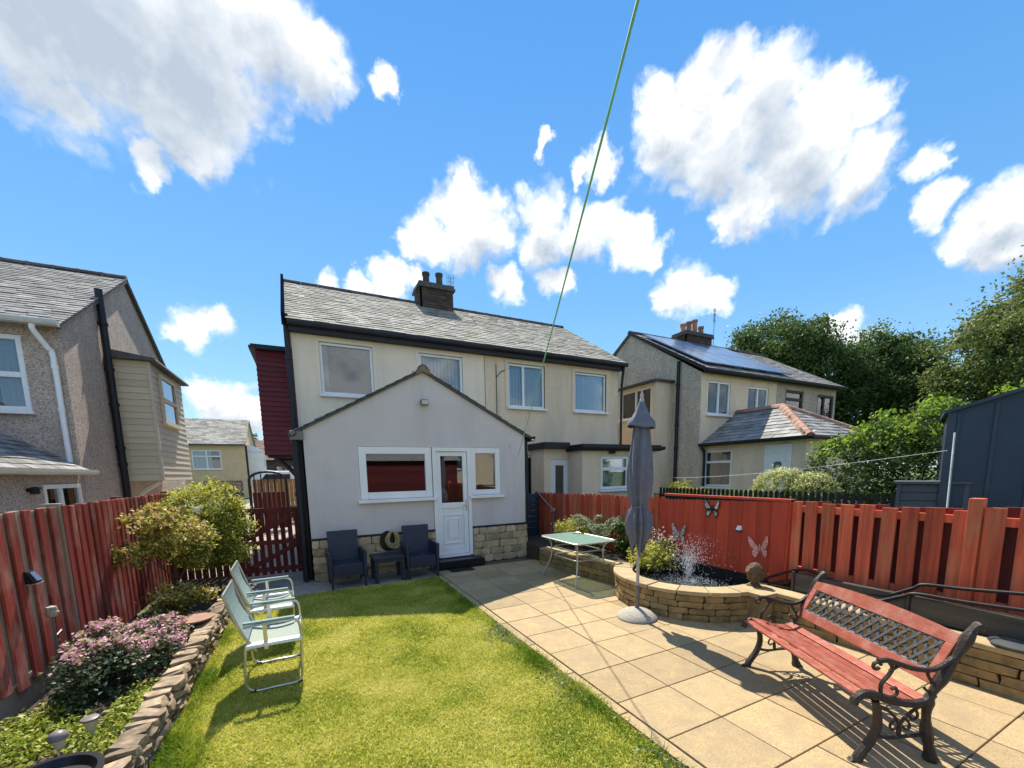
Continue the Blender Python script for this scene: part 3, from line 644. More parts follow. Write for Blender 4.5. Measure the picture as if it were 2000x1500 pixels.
# raking barge board on the open gable, standing proud of the slates
mb = MB(); ya, yb_ = HY-.32, HYR+.05
za, zb = HZE+.0, HZR+.32
mb.hexa([(HX0-.16, ya, za), (HX0-.09, ya, za), (HX0-.09, yb_, zb-.22), (HX0-.16, yb_, zb-.22)], [(HX0-.16, ya, za+.26), (HX0-.09, ya, za+.26), (HX0-.09, yb_, zb+.04), (HX0-.16, yb_, zb+.04)]); mb.build('barge_board', 'matte_black', house)
ridge_tiles((HX0-.1, HYR, HZR+.17), (HX1+.12, HYR, HZR+.17), house)
ch = chimney(house, 3.80, 4.92, 14.05, 14.85, 7.0, 8.08, [(4.12, .45), (4.58, .5)])
aerial(house, (5.0, 14.5, 7.6), 1.0, .16)
pipe(house, [(HX0-.08, HY-.10, 5.45), (HX0-.08, HY-.10, .0)], .06, 'black_paint', brackets=[(HX0-.08, HY-.10, z) for z in (4.5, 3, 1.5)])
pipe(house, [(HX1+.02, HY-.26, 5.2), (HX1+.02, HY-.22, 5.05), (HX1+.10, HY-.08, 4.75), (HX1+.10, HY-.06, 4.4), (HX1+.10, HY-.06, 2.4)], .04, 'black_paint')
pipe(house, [(5.05, HY-.03, 4.9), (5.05, HY-.03, 4.0), (5.05, HY-.03, 3.0)], .010, 'cable', 'cable'); pipe(house, [(5.06, HY-.03, 4.55), (5.2, HY-.03, 4.7), (5.45, HY-.03, 4.82)], .010, 'cable', 'cable')
# oriel bay clad in dark red boards on the open gable
bay = MB(); bay.box(-.88, HX0, 12.42, 15.0, 2.42, 5.0); bay = bay.build('side_bay', 'red_clad', house)
me = MB(); me.hexa([(-.905, 12.385, 0), (HX0-.002, 12.385, 0), (HX0-.002, 12.42, 0), (-.905, 12.42, 0)], [(-.905, 12.41, .125), (HX0-.002, 12.41, .125), (HX0-.002, 12.42, .125), (-.905, 12.42, .125)]); me = me.mesh('board'); me2 = MB(); me2.hexa([(-.915, 12.385, 0), (-.88, 12.385, 0), (-.88, 15, 0), (-.915, 15, 0)], [(-.89, 12.39, .125), (-.88, 12.39, .125), (-.88, 15, .125), (-.89, 15, .125)]); me2 = me2.mesh('board')
for k in range(21):
    put('board', me, 'red_clad', bay, (0, 0, 2.42+k*.123)); put('board', me2, 'red_clad', bay, (0, 0, 2.42+k*.123))
mb = MB(); mb.box(-1.03, HX0-.003, 12.25, 15.15, 5.0, 5.07); mb.box(-.99, HX0-.003, 12.3, 15.1, 5.07, 5.12); mb.build('bay_roof', 'black_paint', bay)
for y in (12.55, 14.8): mb = MB(); mb.tube(bez([(HX0-.03, y, 1.6), (-.3, y, 1.95), (-.72, y, 2.4)], 5), .05, 6); mb.beam((HX0, y, 2.38), (-.85, y, 2.38), .07, .07); mb.build('bay_bracket', 'black_paint', house)
# low flat-roofed rear wing of the right-hand house
rw = thing('flat_roof_extension', 'low pebbledashed flat roofed rear extension with deep black fascia beyond the red fence', 'extension', (8.2, 9.5, 0))
mb = MB(); opw = [(.66, 1.72, 1.30, 2.27)]
wall(mb, (6.98, 9.5, 0), X_, -Y_, 2.75, 2.42, opw); mb.face([(6.98, 9.5, 0), (6.98, 10.2, 0), (6.98, 10.2, 2.42), (6.98, 9.5, 2.42)]); mb.face([(9.73, 9.5, 0), (9.73, 10.98, 0), (9.73, 10.98, 2.42), (9.73, 9.5, 2.42)])
dop = [(.22, .86, .15, 2.2)]; wall(mb, (6.15, 10.2, 0), X_, -Y_, .83, 2.5, dop); mb.face([(6.15, 10.2, 0), (6.15, 10.98, 0), (6.15, 10.98, 2.5), (6.15, 10.2, 2.5)])
mb.build('pebbledash_wall', 'dash_cream', rw)
mb = MB(); mb.box(6.2, 9.7, 10.9, 10.95, 0, 2.35); mb.build('room_wall', 'interior', rw)
window(rw, (6.98, 9.5, 0), X_, -Y_, opw[0], hcuts=(.62,), blind=('slats', 'blind', .09), fw=.085)
dd = window(rw, (6.15, 10.2, 0), X_, -Y_, (.22, .86, .15, 2.2), name='door', sill=False, fw=.17, glass='frost', back=.05)
mb = MB(); mb.box(6.4, 6.98, 10.14, 10.17, .3, 1.0); mb.build('door_panel', 'upvc', dd)
mb = MB(); mb.box(6.9, 9.86, 9.36, 10.98, 2.42, 2.60); mb.box(6.05, 6.9, 9.98, 10.98, 2.50, 2.68); mb.build('flat_roof', 'black_paint', rw, bevel=.01)
mb = MB(); mb.prism(pr, (6.9, 9.30, 2.50), Y_, Z_, X_, 3.0); mb.build('gutter', 'black_paint', rw)
mb = MB()
for a in range(3): mb.tube([(8.0+.09*math.cos(t*.6+a*2)*(1+.3*a), 9.44, 2.38+.035*math.sin(t*.6)) for t in range(11)], .012, 5)
mb.build('hanging_cable', 'bar_wood', rw)
# ================================================================== grey gabled extension
EX0, EX1, EY, EZE, EZA = 0.0, 4.25, 7.86, 2.62, 3.74
ext = thing('house_extension', 'grey painted gabled kitchen extension with stone plinth and white back door', 'extension', (2.1, 7.86, 0))
PL = .75; AX = (EX0+EX1)/2-.03
mb = MB(); eops = [(.86, 2.20, 1.40-PL, 2.36-PL), (2.20, 2.995, -.0, 2.36-PL), (2.995, 3.66, 1.40-PL, 2.36-PL)]
wall(mb, (EX0, EY, PL), X_, -Y_, EX1-EX0, EZE-PL, eops)
mb.face([(EX0, EY, EZE), (EX1, EY, EZE), (AX, EY, EZA)])
for x in (EX0, EX1): mb.face([(x, EY, PL), (x, HY, PL), (x, HY, EZE), (x, EY, EZE)])
mb.build('painted_wall', 'grey_paint', ext)
mb = MB(); mb.box(EX0+.02, EX1-.02, HY-.12, HY-.06, .05, 2.55); mb.box(EX0+.3, EX0+.9, 9.2, 10.5, .1, .95); mb.box(3.2, 3.9, 8.6, 10.6, .1, .95); mb.face([(EX0+.02, EY+.15, .12), (EX1-.02, EY+.15, .12), (EX1-.02, HY-.12, .12), (EX0+.02, HY-.12, .12)]); mb.build('room_wall', 'interior', ext)
# roof
for s, (xa, za, xb, zb) in enumerate(((EX0-.13, EZE-.02, AX, EZA+.05), (EX1+.13, EZE-.02, AX, EZA+.05))):
    Sv = Vector((xb-xa, 0, zb-za)); slates((xa, EY-.05 if s == 0 else HY-.02, za), Y_ if s == 0 else -Y_, Sv, HY-EY+.03, Sv.length, .30, .2, 'roof_slates', 'slate_grey', ext)
    d = Sv.normalized(); mb = MB(); mb.beam(Vector((xa, EY-.025, za-.03)), Vector((xb, EY-.025, zb-.03)), .05, .035); mb.build('verge', 'ridge', ext)
ridge_tiles((AX, EY-.07, EZA+.08), (AX, HY-.02, EZA+.08), ext, r=.13)
mb = MB(); mb.prism([(-.16, -.10), (-.10, .0), (0, .09), (.10, .0), (.16, -.10), (0, -.03)], (AX, EY-.075, EZA+.03), X_, Z_, Y_, .05); mb.build('verge_mortar', 'mortar', ext)
# plinth of separate stones
pb = MB(); pb.box(EX0+.02, 2.27, EY+.015, EY+.1, 0, PL-.02); pb.box(2.93, EX1-.02, EY+.015, EY+.1, 0, PL-.02); pb = pb.build('plinth', 'mortar', ext)
stone_run(pb, (EX0, EY+.0, 0), (2.20, EY+.0, 0), 0, [.15, .16, .13, .15, .14], [.26, .34, .2, .42], .10, 'plinth_stone', seed=3)
stone_run(pb, (3.0, EY+.0, 0), (EX1, EY+.0, 0), 0, [.14, .15, .15, .15, .14], [.24, .32, .2, .4], .10, 'plinth_stone', seed=4)
stone_run(pb, (EX1-.0, EY, 0), (EX1, EY+1.2, 0), 0, [.14, .15, .15, .15, .14], [.24, .32, .2, .4], .10, 'plinth_stone', seed=5)
mb = MB(); mb.box(EX0-.02, 2.2, EY-.05, EY-.002, PL-.03, PL+.01); mb.box(3.0, EX1+.03, EY-.05, EY-.002, PL-.03, PL+.01); mb.build('plinth_drip', 'black_paint', ext)
window(ext, (EX0, EY, PL), X_, -Y_, eops[0], fw=.13, back=.03, label='wide white window beside the door')
window(ext, (EX0, EY, PL), X_, -Y_, eops[2], fw=.11, back=.03, label='narrow white window beside the door')
mb = MB(); y = EY-.02    # door: frame, leaf, panel mouldings
mb.box(2.205, 2.275, y-.02, EY+.06, .18, 2.355); mb.box(2.92, 2.99, y-.02, EY+.06, .18, 2.355); mb.box(2.275, 2.92, y-.02, EY+.06, 2.28, 2.355); mb.box(2.275, 2.92, y-.04, EY+.06, .17, .215)
door = mb.build('door', 'upvc', ext, bevel=.006)
mb = MB(); y0, y1 = EY-.005, EY+.045
mb.box(2.28, 2.37, y0, y1, .222, 2.275); mb.box(2.825, 2.915, y0, y1, .222, 2.275); mb.box(2.37, 2.825, y0, y1, 2.19, 2.275); mb.box(2.37, 2.825, y0, y1, 1.16, 1.27); mb.box(2.37, 2.825, y0, y1, .222, .36); mb.box(2.37, 2.825, y0+.02, y1, .36, 1.16)
mb.build('door_leaf', 'upvc', door, bevel=.006)
def ringrect(mb, x0, x1, z0, z1, t, ya, yb):
    mb.box(x0, x0+t, ya, yb, z0, z1); mb.box(x1-t, x1, ya, yb, z0, z1); mb.box(x0+t, x1-t, ya, yb, z0, z0+t); mb.box(x0+t, x1-t, ya, yb, z1-t, z1)
mb = MB(); ringrect(mb, 2.40, 2.79, .44, 1.03, .022, y0+.002, y0+.025); ringrect(mb, 2.47, 2.72, .54, .95, .02, y0+.004, y0+.025); mb.box(2.50, 2.69, y0+.008, y0+.024, .57, .92); mb.build('door_moulding', 'upvc', door, bevel=.004)
mb = MB(); mb.box(2.37, 2.825, EY+.018, EY+.024, 1.27, 2.19); mb.build('pane', 'glass', door)
mb = MB(); mb.box(2.862, 2.888, y0-.012, y0, 1.10, 1.32); mb.tube([(2.875, y0-.04, 1.21), (2.78, y0-.045, 1.21)], .011, 8); mb.tube([(2.875, y0, 1.21), (2.875, y0-.045, 1.21)], .011, 8); mb.build('handle', 'steel', door)
mb = MB(); mb.box(2.18, 3.12, 7.52, 7.80, .0, .155); mb.build('doorstep', 'bowl_black', ext, bevel=.01)
# gutters and pipes of the extension
mb = MB(); mb.prism(pr, (EX0-.16, EY-.08, EZE-.06), X_, Z_, Y_, 3.0); mb.prism(pr, (EX1+.16, EY-.08, EZE-.06), X_, Z_, Y_, 3.0); mb.build('gutter', 'black_paint', ext)
pipe(ext, [(EX0-.13, EY+.03, EZE-.10), (EX0-.13, EY+.03, .02)], .05, 'black_paint', brackets=[(EX0-.13, EY+.03, z) for z in (2.3, 1.55, .8)])
pipe(ext, [(EX0-.05, EY+.18, EZE-.05), (EX0-.05, EY+.18, .02)], .055, 'black_paint', brackets=[(EX0-.05, EY+.18, z) for z in (2.2, 1.1)])
mb = MB(); mb.box(EX0-.2, EX0+.01, EY-.06, EY+.2, EZE-.17, EZE-.02); mb.build('gutter_hopper', 'grey_metal', ext, bevel=.015)
pipe(ext, [(EX1+.055, EY+.06, EZE-.08), (EX1+.055, EY+.06, .02)], .045, 'black_paint', brackets=[(EX1+.055, EY+.06, z) for z in (2.2, 1.1)])
fl = tag(MB().box(-.07, .07, -.055, .055, -.05, .05).build('flood_lamp', 'grey_metal', None, bevel=.015), 'small wall flood lamp under the gable peak of the grey extension', 'wall lamp'); fl.location = ony(829, 786, EY-.09)
mb = MB(); mb.face([(-.06, -.0565, -.04), (.06, -.0565, -.04), (.06, -.0565, .035), (-.06, -.0565, .035)]); mb.build('lens', 'lamp_glass', fl)
mb = MB(); mb.box(-.03, .03, .05, .09, -.03, .03); mb.tube([(0, 0, .02), (0, .07, .05)], .012, 6); mb.build('bracket', 'grey_metal', fl)
# ================================================================== left neighbour
LX, LY, LYR, LZE, LZR = -4.0, 11.2, 15.1, 4.75, 7.12
ln = thing('neighbour_house', 'grey pebbledashed house with olive clad bay and black soil pipe behind the left fence', 'house', (-6, 11.2, 0))
mb = MB(); lop = [(6.72-.5, 7.45, 3.16, 4.55)]   # along +X from -12
wall(mb, (-12, LY, 0), X_, -Y_, 8, LZE+.1, lop); gable_wall(mb, LX, LY, 19.0, LZE+.1, LYR, LZR); mb.face([(-12, 19, 0), (LX, 19, 0), (LX, 19, LZE), (-12, 19, LZE)]); mb.build('pebbledash_wall', 'dash_grey', ln)
mb = MB(); mb.box(-11.9, LX-.1, 12.6, 12.7, 0, 4.7); mb.build('room_wall', 'interior', ln)
window(ln, (-12, LY, 0), X_, -Y_, lop[0], hcuts=(.48,), fw=.09, blind=('curtain', 'curtain', [(0, .35), (.62, 1)]))
roof_pair(ln, -12.2, LX+.10, LY-.22, LYR, LZE+.0, LZR+.06, 'slate_grey', sw=.28, ex=.16, yb=19.2)
ridge_tiles((-12.2, LYR, LZR+.1), (LX+.1, LYR, LZR+.1), ln)
mb = MB(); mb.beam((LX+.07, LY-.22, LZE-.05), (LX+.07, LYR, LZR+.02), .05, .09); mb.beam((LX+.07, LYR, LZR+.02), (LX+.07, 19.2, LZE-.05), .05, .09); mb.build('verge', 'ridge', ln)
mb = MB(); mb.prism(pr, (-12, LY-.3, LZE-.02), Y_, Z_, X_, 8.1); mb.build('gutter', 'pale_metal', ln)
pipe(ln, [(LX-.25, LY-.29, LZE-.06), (LX-.25, LY-.29, LZE-.16), (LX-.16, LY-.12, LZE-.42), (LX-.12, LY-.07, LZE-.6), (LX-.12, LY-.07, 3.0), (LX-.12, LY-.07, 2.2)], .045, 'upvc', brackets=[(LX-.12, LY-.07, z) for z in (4.0, 3.2)])
pipe(ln, [(LX+.09, 13.05, 6.15), (LX+.09, 13.05, 1.0)], .075, 'black_paint', 'soil_pipe', brackets=[(LX+.09, 13.05, z) for z in (5.4, 4.4, 3.6, 2.6, 2.2)])
mb = MB(); mb.box(LX, -3.28, 13.4, 16.3, 1.80, 4.72); lb = mb.build('side_bay', 'olive_clad', ln)
m1 = MB(); m1.hexa([(LX+.01, 13.37, 0), (-3.28, 13.37, 0), (-3.28, 13.4, 0), (LX+.01, 13.4, 0)], [(LX+.01, 13.388, .15), (-3.28, 13.388, .15), (-3.28, 13.4, .15), (LX+.01, 13.4, .15)]); m1 = m1.mesh('board')
m2 = MB(); m2.hexa([(-3.28, 13.4, 0), (-3.25, 13.4, 0), (-3.25, 16.3, 0), (-3.28, 16.3, 0)], [(-3.28, 13.4, .15), (-3.268, 13.4, .15), (-3.268, 16.3, .15), (-3.28, 16.3, .15)]); m2 = m2.mesh('board')
for k in range(19):
    put('board', m1, 'olive_clad', lb, (0, 0, 1.81+k*.153)); put('board', m2, 'olive_clad', lb, (0, 0, 1.81+k*.153))
mb = MB(); mb.box(-3.30, -3.235, 13.35, 13.41, 1.8, 4.7); mb.build('corner_trim', 'olive_clad', lb)
window(ln, (-3.246, 13.95, 0), Y_, X_, (0, 1.35, 3.3, 4.55), hcuts=(.5,), frame='olive_clad', back=-.02, fw=.08, sill=True)
mb = MB(); mb.hexa([(LX+.01, 13.22, 4.72), (-3.08, 13.22, 4.72), (-3.08, 16.5, 4.72), (LX+.01, 16.5, 4.72)], [(LX+.01, 13.24, 4.92), (-3.1, 13.24, 4.78), (-3.1, 16.48, 4.78), (LX+.01, 16.48, 4.92)]); mb.build('bay_roof', 'ridge', lb)
mb = MB(); mb.tube(bez([(LX+.03, 13.5, 1.15), (-3.75, 13.5, 1.5), (-3.36, 13.5, 1.78)], 6), .06, 6); mb.build('bay_bracket', 'olive_clad', ln)
# its single-storey wing along the left fence
lw = thing('neighbour_wing', 'low pebbledashed wing with slate lean-to roof behind the left fence', 'extension', (-5.2, 10, 0))
mb = MB(); wo = [(2.35, 3.65, 1.28, 1.79)]; wall(mb, (LX, 7.4, 0), Y_, X_, 3.79, 2.02, wo); mb.face([(LX, 7.4, 0), (-7, 7.4, 0), (-7, 7.4, 3.9), (LX, 7.4, 2.02)]); mb.build('pebbledash_wall', 'dash_grey', lw)
mb = MB(); mb.box(-6, -5.9, 7.5, 11.1, 0, 3); mb.build('room_wall', 'interior', lw)
window(lw, (LX, 7.4, 0), Y_, X_, wo[0], cuts=(.42,), fw=.08, back=.02, sill=False, blind=('curtain', 'curtain', [(0, 1)]))
Sv = Vector((-3.2, 0, 2.0)); slates((LX+.14, 11.17, 2.03), -Y_, Sv, 3.9, Sv.length, .28, .17, 'roof_slates', 'slate_grey', lw)
mb = MB(); mb.prism(pr, (LX+.17, 7.3, 2.0), X_, Z_, Y_, 4.0); mb.build('gutter', 'pale_metal', lw)
lamp = onx(68, 957, LX+.09); q = tag(MB().lathe([(.02, -.07), (.06, -.06), (.06, .03), (.03, .05)], 12).build('wall_lamp', 'black_paint', None, smooth=True), 'black wall lamp on the neighbour wing beside its small window', 'wall lamp'); q.location = lamp
mb = MB(); mb.tube([(-.09, 0, 0), (.0, 0, 0)], .03, 8); mb.tube([(0, 0, .02), (0, .16, .02)], .022, 8); mb.build('arm', 'black_paint', q)
# ================================================================== right neighbour with solar panels
RX0, RX1, RY, RYR, RZE, RZR = 12.05, 20.3, 9.8, 13.2, 5.05, 7.2
rn = thing('solar_house', 'pale pebbledashed house with solar panels on its slate roof beyond the parasol', 'house', (16, 9.8, 0))
mb = MB(); ro = [(.32, 1.5, 3.70, 4.82), (2.44, 3.66, 3.74, 4.78)]
wall(mb, (RX0, RY, 0), X_, -Y_, 4.15, RZE, ro); mb.build('rendered_wall', 'dash_cream', rn)
mb = MB(); ro2 = [(.57, 1.75, 3.85, 4.82), (2.74, 3.96, 3.78, 4.78)]; wall(mb, (RX0+4.16, RY, 0), X_, -Y_, RX1-RX0-4.16, RZE, ro2); mb.build('rough_wall', 'dash_grey', rn)
mb = MB(); gable_wall(mb, RX0, RY, 16.6, RZE, RYR, RZR); gable_wall(mb, RX1, RY, 16.6, RZE, RYR, RZR); mb.face([(RX0, 16.6, 0), (RX1, 16.6, 0), (RX1, 16.6, RZE), (RX0, 16.6, RZE)]); mb.build('gable_wall', 'dash_pale', rn)
mb = MB(); mb.box(RX0+.1, RX1-.1, 11.3, 11.4, 0, 5); mb.build('room_wall', 'interior', rn)
for op, P in ((ro[0], RX0), (ro[1], RX0)): window(rn, (P, RY, 0), X_, -Y_, op, cuts=(.5,), blind=('curtain', 'curtain', [(0, .45), (.55, 1)]))
window(rn, (RX0+4.16, RY, 0), X_, -Y_, ro2[0], hcuts=(.66,), frame='bar_wood', fw=.09, blind=('curtain', 'curtain', [(0, 1)])); window(rn, (RX0+4.16, RY, 0), X_, -Y_, ro2[1], cuts=(.45,), frame='bar_wood', fw=.09, blind=('curtain', 'curtain', [(0, .4), (.6, 1)]))
roof_pair(rn, RX0-.1, RX1+.1, RY-.25, RYR, RZE+.08, RZR+.08, 'slate_grey', yb=16.85)
ridge_tiles((RX0-.1, RYR, RZR+.12), (RX1+.1, RYR, RZR+.12), rn)
Sv = Vector((0, RYR-RY+.25, RZR-RZE)); SL = Sv.length; Sv.normalize(); Nn = X_.cross(Sv)
for i in range(5):
    for j in range(2):
        a = Vector((RX0+.15+i*.98, RY-.25, RZE+.08))+Sv*(.35+j*1.7)+Nn*.10
        mb = MB(); mb.obox(a+X_*.48+Sv*.83, (X_, Sv, Nn), (.475, .83, .02)); o = mb.build('solar_panel', 'solar', rn)
mb = MB(); mb.beam((RX0-.08, RY-.25, RZE+.04), (RX0-.08, RYR, RZR+.06), .05, .1); mb.build('verge', 'black_paint', rn)
mb = MB(); mb.box(RX0-.06, RX1+.06, RY-.2, RY-.15, RZE-.06, RZE+.06); mb.prism(pr, (RX0-.1, RY-.28, RZE+.02), Y_, Z_, X_, RX1-RX0+.2); mb.build('gutter', 'black_paint', rn)
chimney(rn, 14.75, 16.35, 12.85, 13.55, 6.9, 7.62, [(14.95, .36), (15.3, .5), (15.65, .62), (16.05, .4)], potm='terracotta')
aerial(rn, (16.9, 13.2, 7.2), 1.7, .1)
pipe(rn, [(RX0-.08, 10.7, 5.6), (RX0-.08, 10.7, 1.0)], .06, 'black_paint', 'soil_pipe', brackets=[(RX0-.08, 10.7, z) for z in (4.8, 3.4, 2.6)])
mb = MB(); mb.box(11.25, RX0, 11.0, 12.85, 1.0, 3.78); mb.box(11.25, RX0, 11.0, 11.22, 3.78, 4.92); mb.box(11.25, RX0, 12.8, 12.95, 3.78, 4.92); mb.box(11.25, RX0, 11.22, 12.8, 4.82, 4.92); rb = mb.build('side_bay', 'dash_cream', rn)
window(rn, (11.25, 12.85, 0), -Y_, -X_, (0.03, 1.62, 3.78, 4.82), cuts=(.5,), frame='upvc', blind=('curtain', 'curtain', [(0, .3), (.7, 1)]))
mb = MB(); mb.box(11.1, RX0, 10.9, 13.0, 4.92, 5.0); mb.build('bay_roof', 'ridge', rb)
# hipped single-storey wing
hw = thing('hipped_wing', 'cream single-storey wing with hipped slate roof, terracotta hip tiles and white door', 'extension', (13.9, 8.2, 0))
WX, WX1, WY, WZ = 12.3, 15.6, 6.55, 2.68
mb = MB(); wops = [(.02, 1.02+.05, 1.25, 2.46), (2.14, 2.90, .45, 2.52)]
wall(mb, (WX, RY, 0), -Y_, -X_, RY-WY, WZ, wops); mb.face([(WX, WY, 0), (WX1, WY, 0), (WX1, WY, WZ), (WX, WY, WZ)]); mb.face([(WX1, WY, 0), (WX1, RY, 0), (WX1, RY, WZ), (WX1, WY, WZ)]); mb.build('rendered_wall', 'dash_cream', hw)
mb = MB(); mb.box(13.6, 13.7, WY+.1, RY-.1, 0, 2.6); mb.build('room_wall', 'interior', hw)
window(hw, (WX, RY, 0), -Y_, -X_, wops[0], hcuts=(.68,), fw=.07, blind=('curtain', 'curtain', [(0, 1)]))
mb = MB(); y0, y1 = RY-2.90, RY-2.14
mb.box(WX-.02, WX+.06, y0+.003, y0+.07, .46, 2.515); mb.box(WX-.02, WX+.06, y1-.07, y1-.003, .46, 2.515); mb.box(WX-.02, WX+.06, y0+.07, y1-.07, 2.44, 2.515); dr = mb.build('door', 'upvc', hw)
mb = MB(); mb.box(WX+.0, WX+.05, y0+.07, y1-.07, .46, 2.44); mb.build('door_leaf', 'upvc', dr); mb = MB(); yc = (y0+y1)/2; mb.tube([(WX-.004, yc, 1.93), (WX+.01, yc, 1.93)], .12, 20); mb.build('pane', 'frost', dr)
mb = MB()
for z0, z1 in ((2.02, 2.3), (1.1, 1.75)):
    mb.box(WX-.012, WX+.002, y0+.16, y1-.16, z0, z0+.02); mb.box(WX-.012, WX+.002, y0+.16, y1-.16, z1-.02, z1); mb.box(WX-.012, WX+.002, y0+.16, y0+.18, z0, z1); mb.box(WX-.012, WX+.002, y1-.18, y1-.16, z0, z1)
mb.build('door_moulding', 'upvc', dr)
ox = .2; cx = (WX+WX1)/2; run = cx-WX+ox; rise = 1.12; hy = WY-ox+run
Sv = Vector((run, 0, rise)); L = Sv.length; Wd = RY-(WY-ox)
slates((WX-ox, RY, WZ), -Y_, Sv, Wd, L, .27, .22, 'roof_slates', 'slate_new', hw, inside=lambda u, s: u < Wd-s/L*run, th=.015)
mb = MB(); mb.face([(WX-ox, RY, WZ-.012), (WX-ox, WY-ox, WZ-.012), (cx, hy, WZ+rise-.012), (cx, RY, WZ+rise-.012)]); mb.face([(WX1+ox, RY, WZ), (WX1+ox, WY-ox, WZ), (cx, hy, WZ+rise), (cx, RY, WZ+rise)]); mb.face([(WX-ox, WY-ox, WZ-.01), (WX1+ox, WY-ox, WZ-.01), (cx, hy, WZ+rise-.01)]); mb.build('roof_deck', 'slate_new', hw)
Sv2 = Vector((0, run, rise)); slates((WX-ox, WY-ox, WZ), X_, Sv2, 2*run, L, .27, .22, 'roof_slates', 'slate_new', hw, inside=lambda u, s: s/L*run < u < 2*run-s/L*run, th=.015)
ridge_tiles((WX-ox, WY-ox, WZ+.05), (cx, hy, WZ+rise+.05), hw, 'terracotta', .13, .26, 'hip_tile'); ridge_tiles((WX1+ox, WY-ox, WZ+.05), (cx, hy, WZ+rise+.05), hw, 'terracotta', .13, .26, 'hip_tile'); ridge_tiles((cx, hy, WZ+rise+.05), (cx, RY, WZ+rise+.05), hw, 'terracotta', .13, .3)
mb = MB(); mb.prism(pr, (WX-ox-.03, WY-ox, WZ-.03), X_, Z_, Y_, Wd); mb.prism(pr, (WX-ox, WY-ox-.03, WZ-.03), Y_, Z_, X_, 2*run); mb.build('gutter', 'black_paint', hw)
pipe(hw, [(WX-ox-.02, RY-.1, WZ-.06), (WX-ox, RY-.1, WZ-.15), (WX-.05, RY-.08, WZ-.4), (WX-.05, RY-.08, .5)], .04, 'black_paint')
# ================================================================== houses far behind, through the gap
fh = thing('far_house', 'far tan rendered house with pale slate roof seen through the gap between houses', 'house', (-9, 46, 0))
x0, x1, Yf = -14., -4.95, 46.
mb = MB(); fo = [(4.95, 7.15, 2.62, 4.35), (5.6, 8.6, .2, 1.55)]; wall(mb, (x0, Yf, -1), X_, -Y_, x1-x0, 5.85, [(a, b, c+1, d+1) for a, b, c, d in fo]); gable_wall(mb, x1, Yf, 55, 4.85, 50.5, 7.6, -1); mb.build('rendered_wall', 'far_render', fh)
mb = MB(); mb.box(x0, x1-.1, 48.5, 48.6, -1, 4.8); mb.build('room_wall', 'interior', fh)
window(fh, (x0, Yf, 0), X_, -Y_, fo[0], cuts=(.5,), hcuts=(.68,), fw=.1, blind=('curtain', 'blind', [(0, 1)])); window(fh, (x0, Yf, 0), X_, -Y_, fo[1], fw=.1, frame='box_grey')
roof_pair(fh, x0-.2, x1+.15, Yf-.4, 50.5, 4.85, 7.65, 'slate', sw=.5, ex=.35)
mb = MB(); mb.box(x0, x1+.1, Yf-.45, Yf-.3, 4.75, 4.9); mb.build('gutter', 'box_grey', fh)
pipe(fh, [(x1+.06, Yf+.2, 4.8), (x1+.06, Yf+.2, -1)], .1, 'black_paint')
mb = MB(); mb.box(x1, -3.55, 46.9, 49.0, 1.0, 4.3); mb.hexa([(x1, 46.75, 4.3), (-3.4, 46.75, 4.3), (-3.4, 49.2, 4.3), (x1, 49.2, 4.3)], [(x1, 46.9, 4.95), (-4.2, 46.9, 4.75), (-4.2, 49.0, 4.75), (x1, 49.0, 4.95)]); mb.box(x1, -3.5, 46.85, 46.9, 3.5, 3.62); mb.box(x1, -3.5, 46.85, 46.9, 2.4, 2.5); mb.build('side_bay', 'upvc', fh)
bh = thing('brown_roof_house', 'far brick house with brown tiled roof beyond the dark red bay', 'house', (-2, 62, 0))
mb = MB(); bo = [(2.2, 4.6, 1.2, 3.2)]; wall(mb, (-5.5, 62, -1), X_, -Y_, 12, 5, [(2.0, 4.6, 2.0, 4.3)]); mb.build('brick_wall', 'house_brick', bh)
window(bh, (-5.5, 62, -1), X_, -Y_, (2.0, 4.6, 2.0, 4.3), cuts=(.35, .65), frame='bar_wood', fw=.14); mb = MB(); mb.box(-5, 6, 64, 64.1, -1, 4); mb.build('room_wall', 'interior', bh)
roof_pair(bh, -5.8, 7, 61.6, 66, 4.0, 6.8, 'brown_tile', sw=.6, ex=.45)
# things in the reflections: the shed and house behind the viewer
rs = thing('red_timber_shed', 'red timber shed mirrored in the wide window of the grey extension', 'shed', (4.2, -5.2, 0))
mb = MB(); mb.box(1.4, 7.2, -7.2, -5.2, 0, 2.5); rb_ = mb.build('shed_wall', 'fence_red', rs)
me = MB().box(1.38, 7.22, -5.2, -5.175, 0, .115).mesh('board')
for k in range(21): put('board', me, 'fence_dark' if k % 3 else 'red_clad', rb_, (0, 0, .02+k*.12))
mb = MB(); mb.hexa([(1.2, -7.4, 2.52), (7.4, -7.4, 2.52), (7.4, -5.0, 2.52), (1.2, -5.0, 2.52)], [(1.2, -6.3, 3.05), (7.4, -6.3, 3.05), (7.4, -6.1, 3.05), (1.2, -6.1, 3.05)]); mb.build('roof', 'slate_new', rs)
bk = thing('rear_house', 'pale rendered house mirrored in the narrow window of the grey extension', 'house', (12, -18, 0))
mb = MB(); bo = [(4.0, 5.2, 2.2, 3.6), (8, 9.2, 3.4, 4.6), (8, 9.6, .9, 2.2)]; wall(mb, (7, -18, 0), X_, Y_, 14, 5.2, bo); mb.build('rendered_wall', 'dash_cream', bk)
for op in bo: window(bk, (7, -18, 0), X_, Y_, op)
mb = MB(); mb.face([(6.7, -17.7, 5.1), (21.3, -17.7, 5.1), (21.3, -21.5, 7.6), (6.7, -21.5, 7.6)]); mb.build('roof', 'slate', bk); mb = MB(); mb.box(7.1, 20.9, -19.5, -19.4, 0, 5); mb.build('room_wall', 'interior', bk)
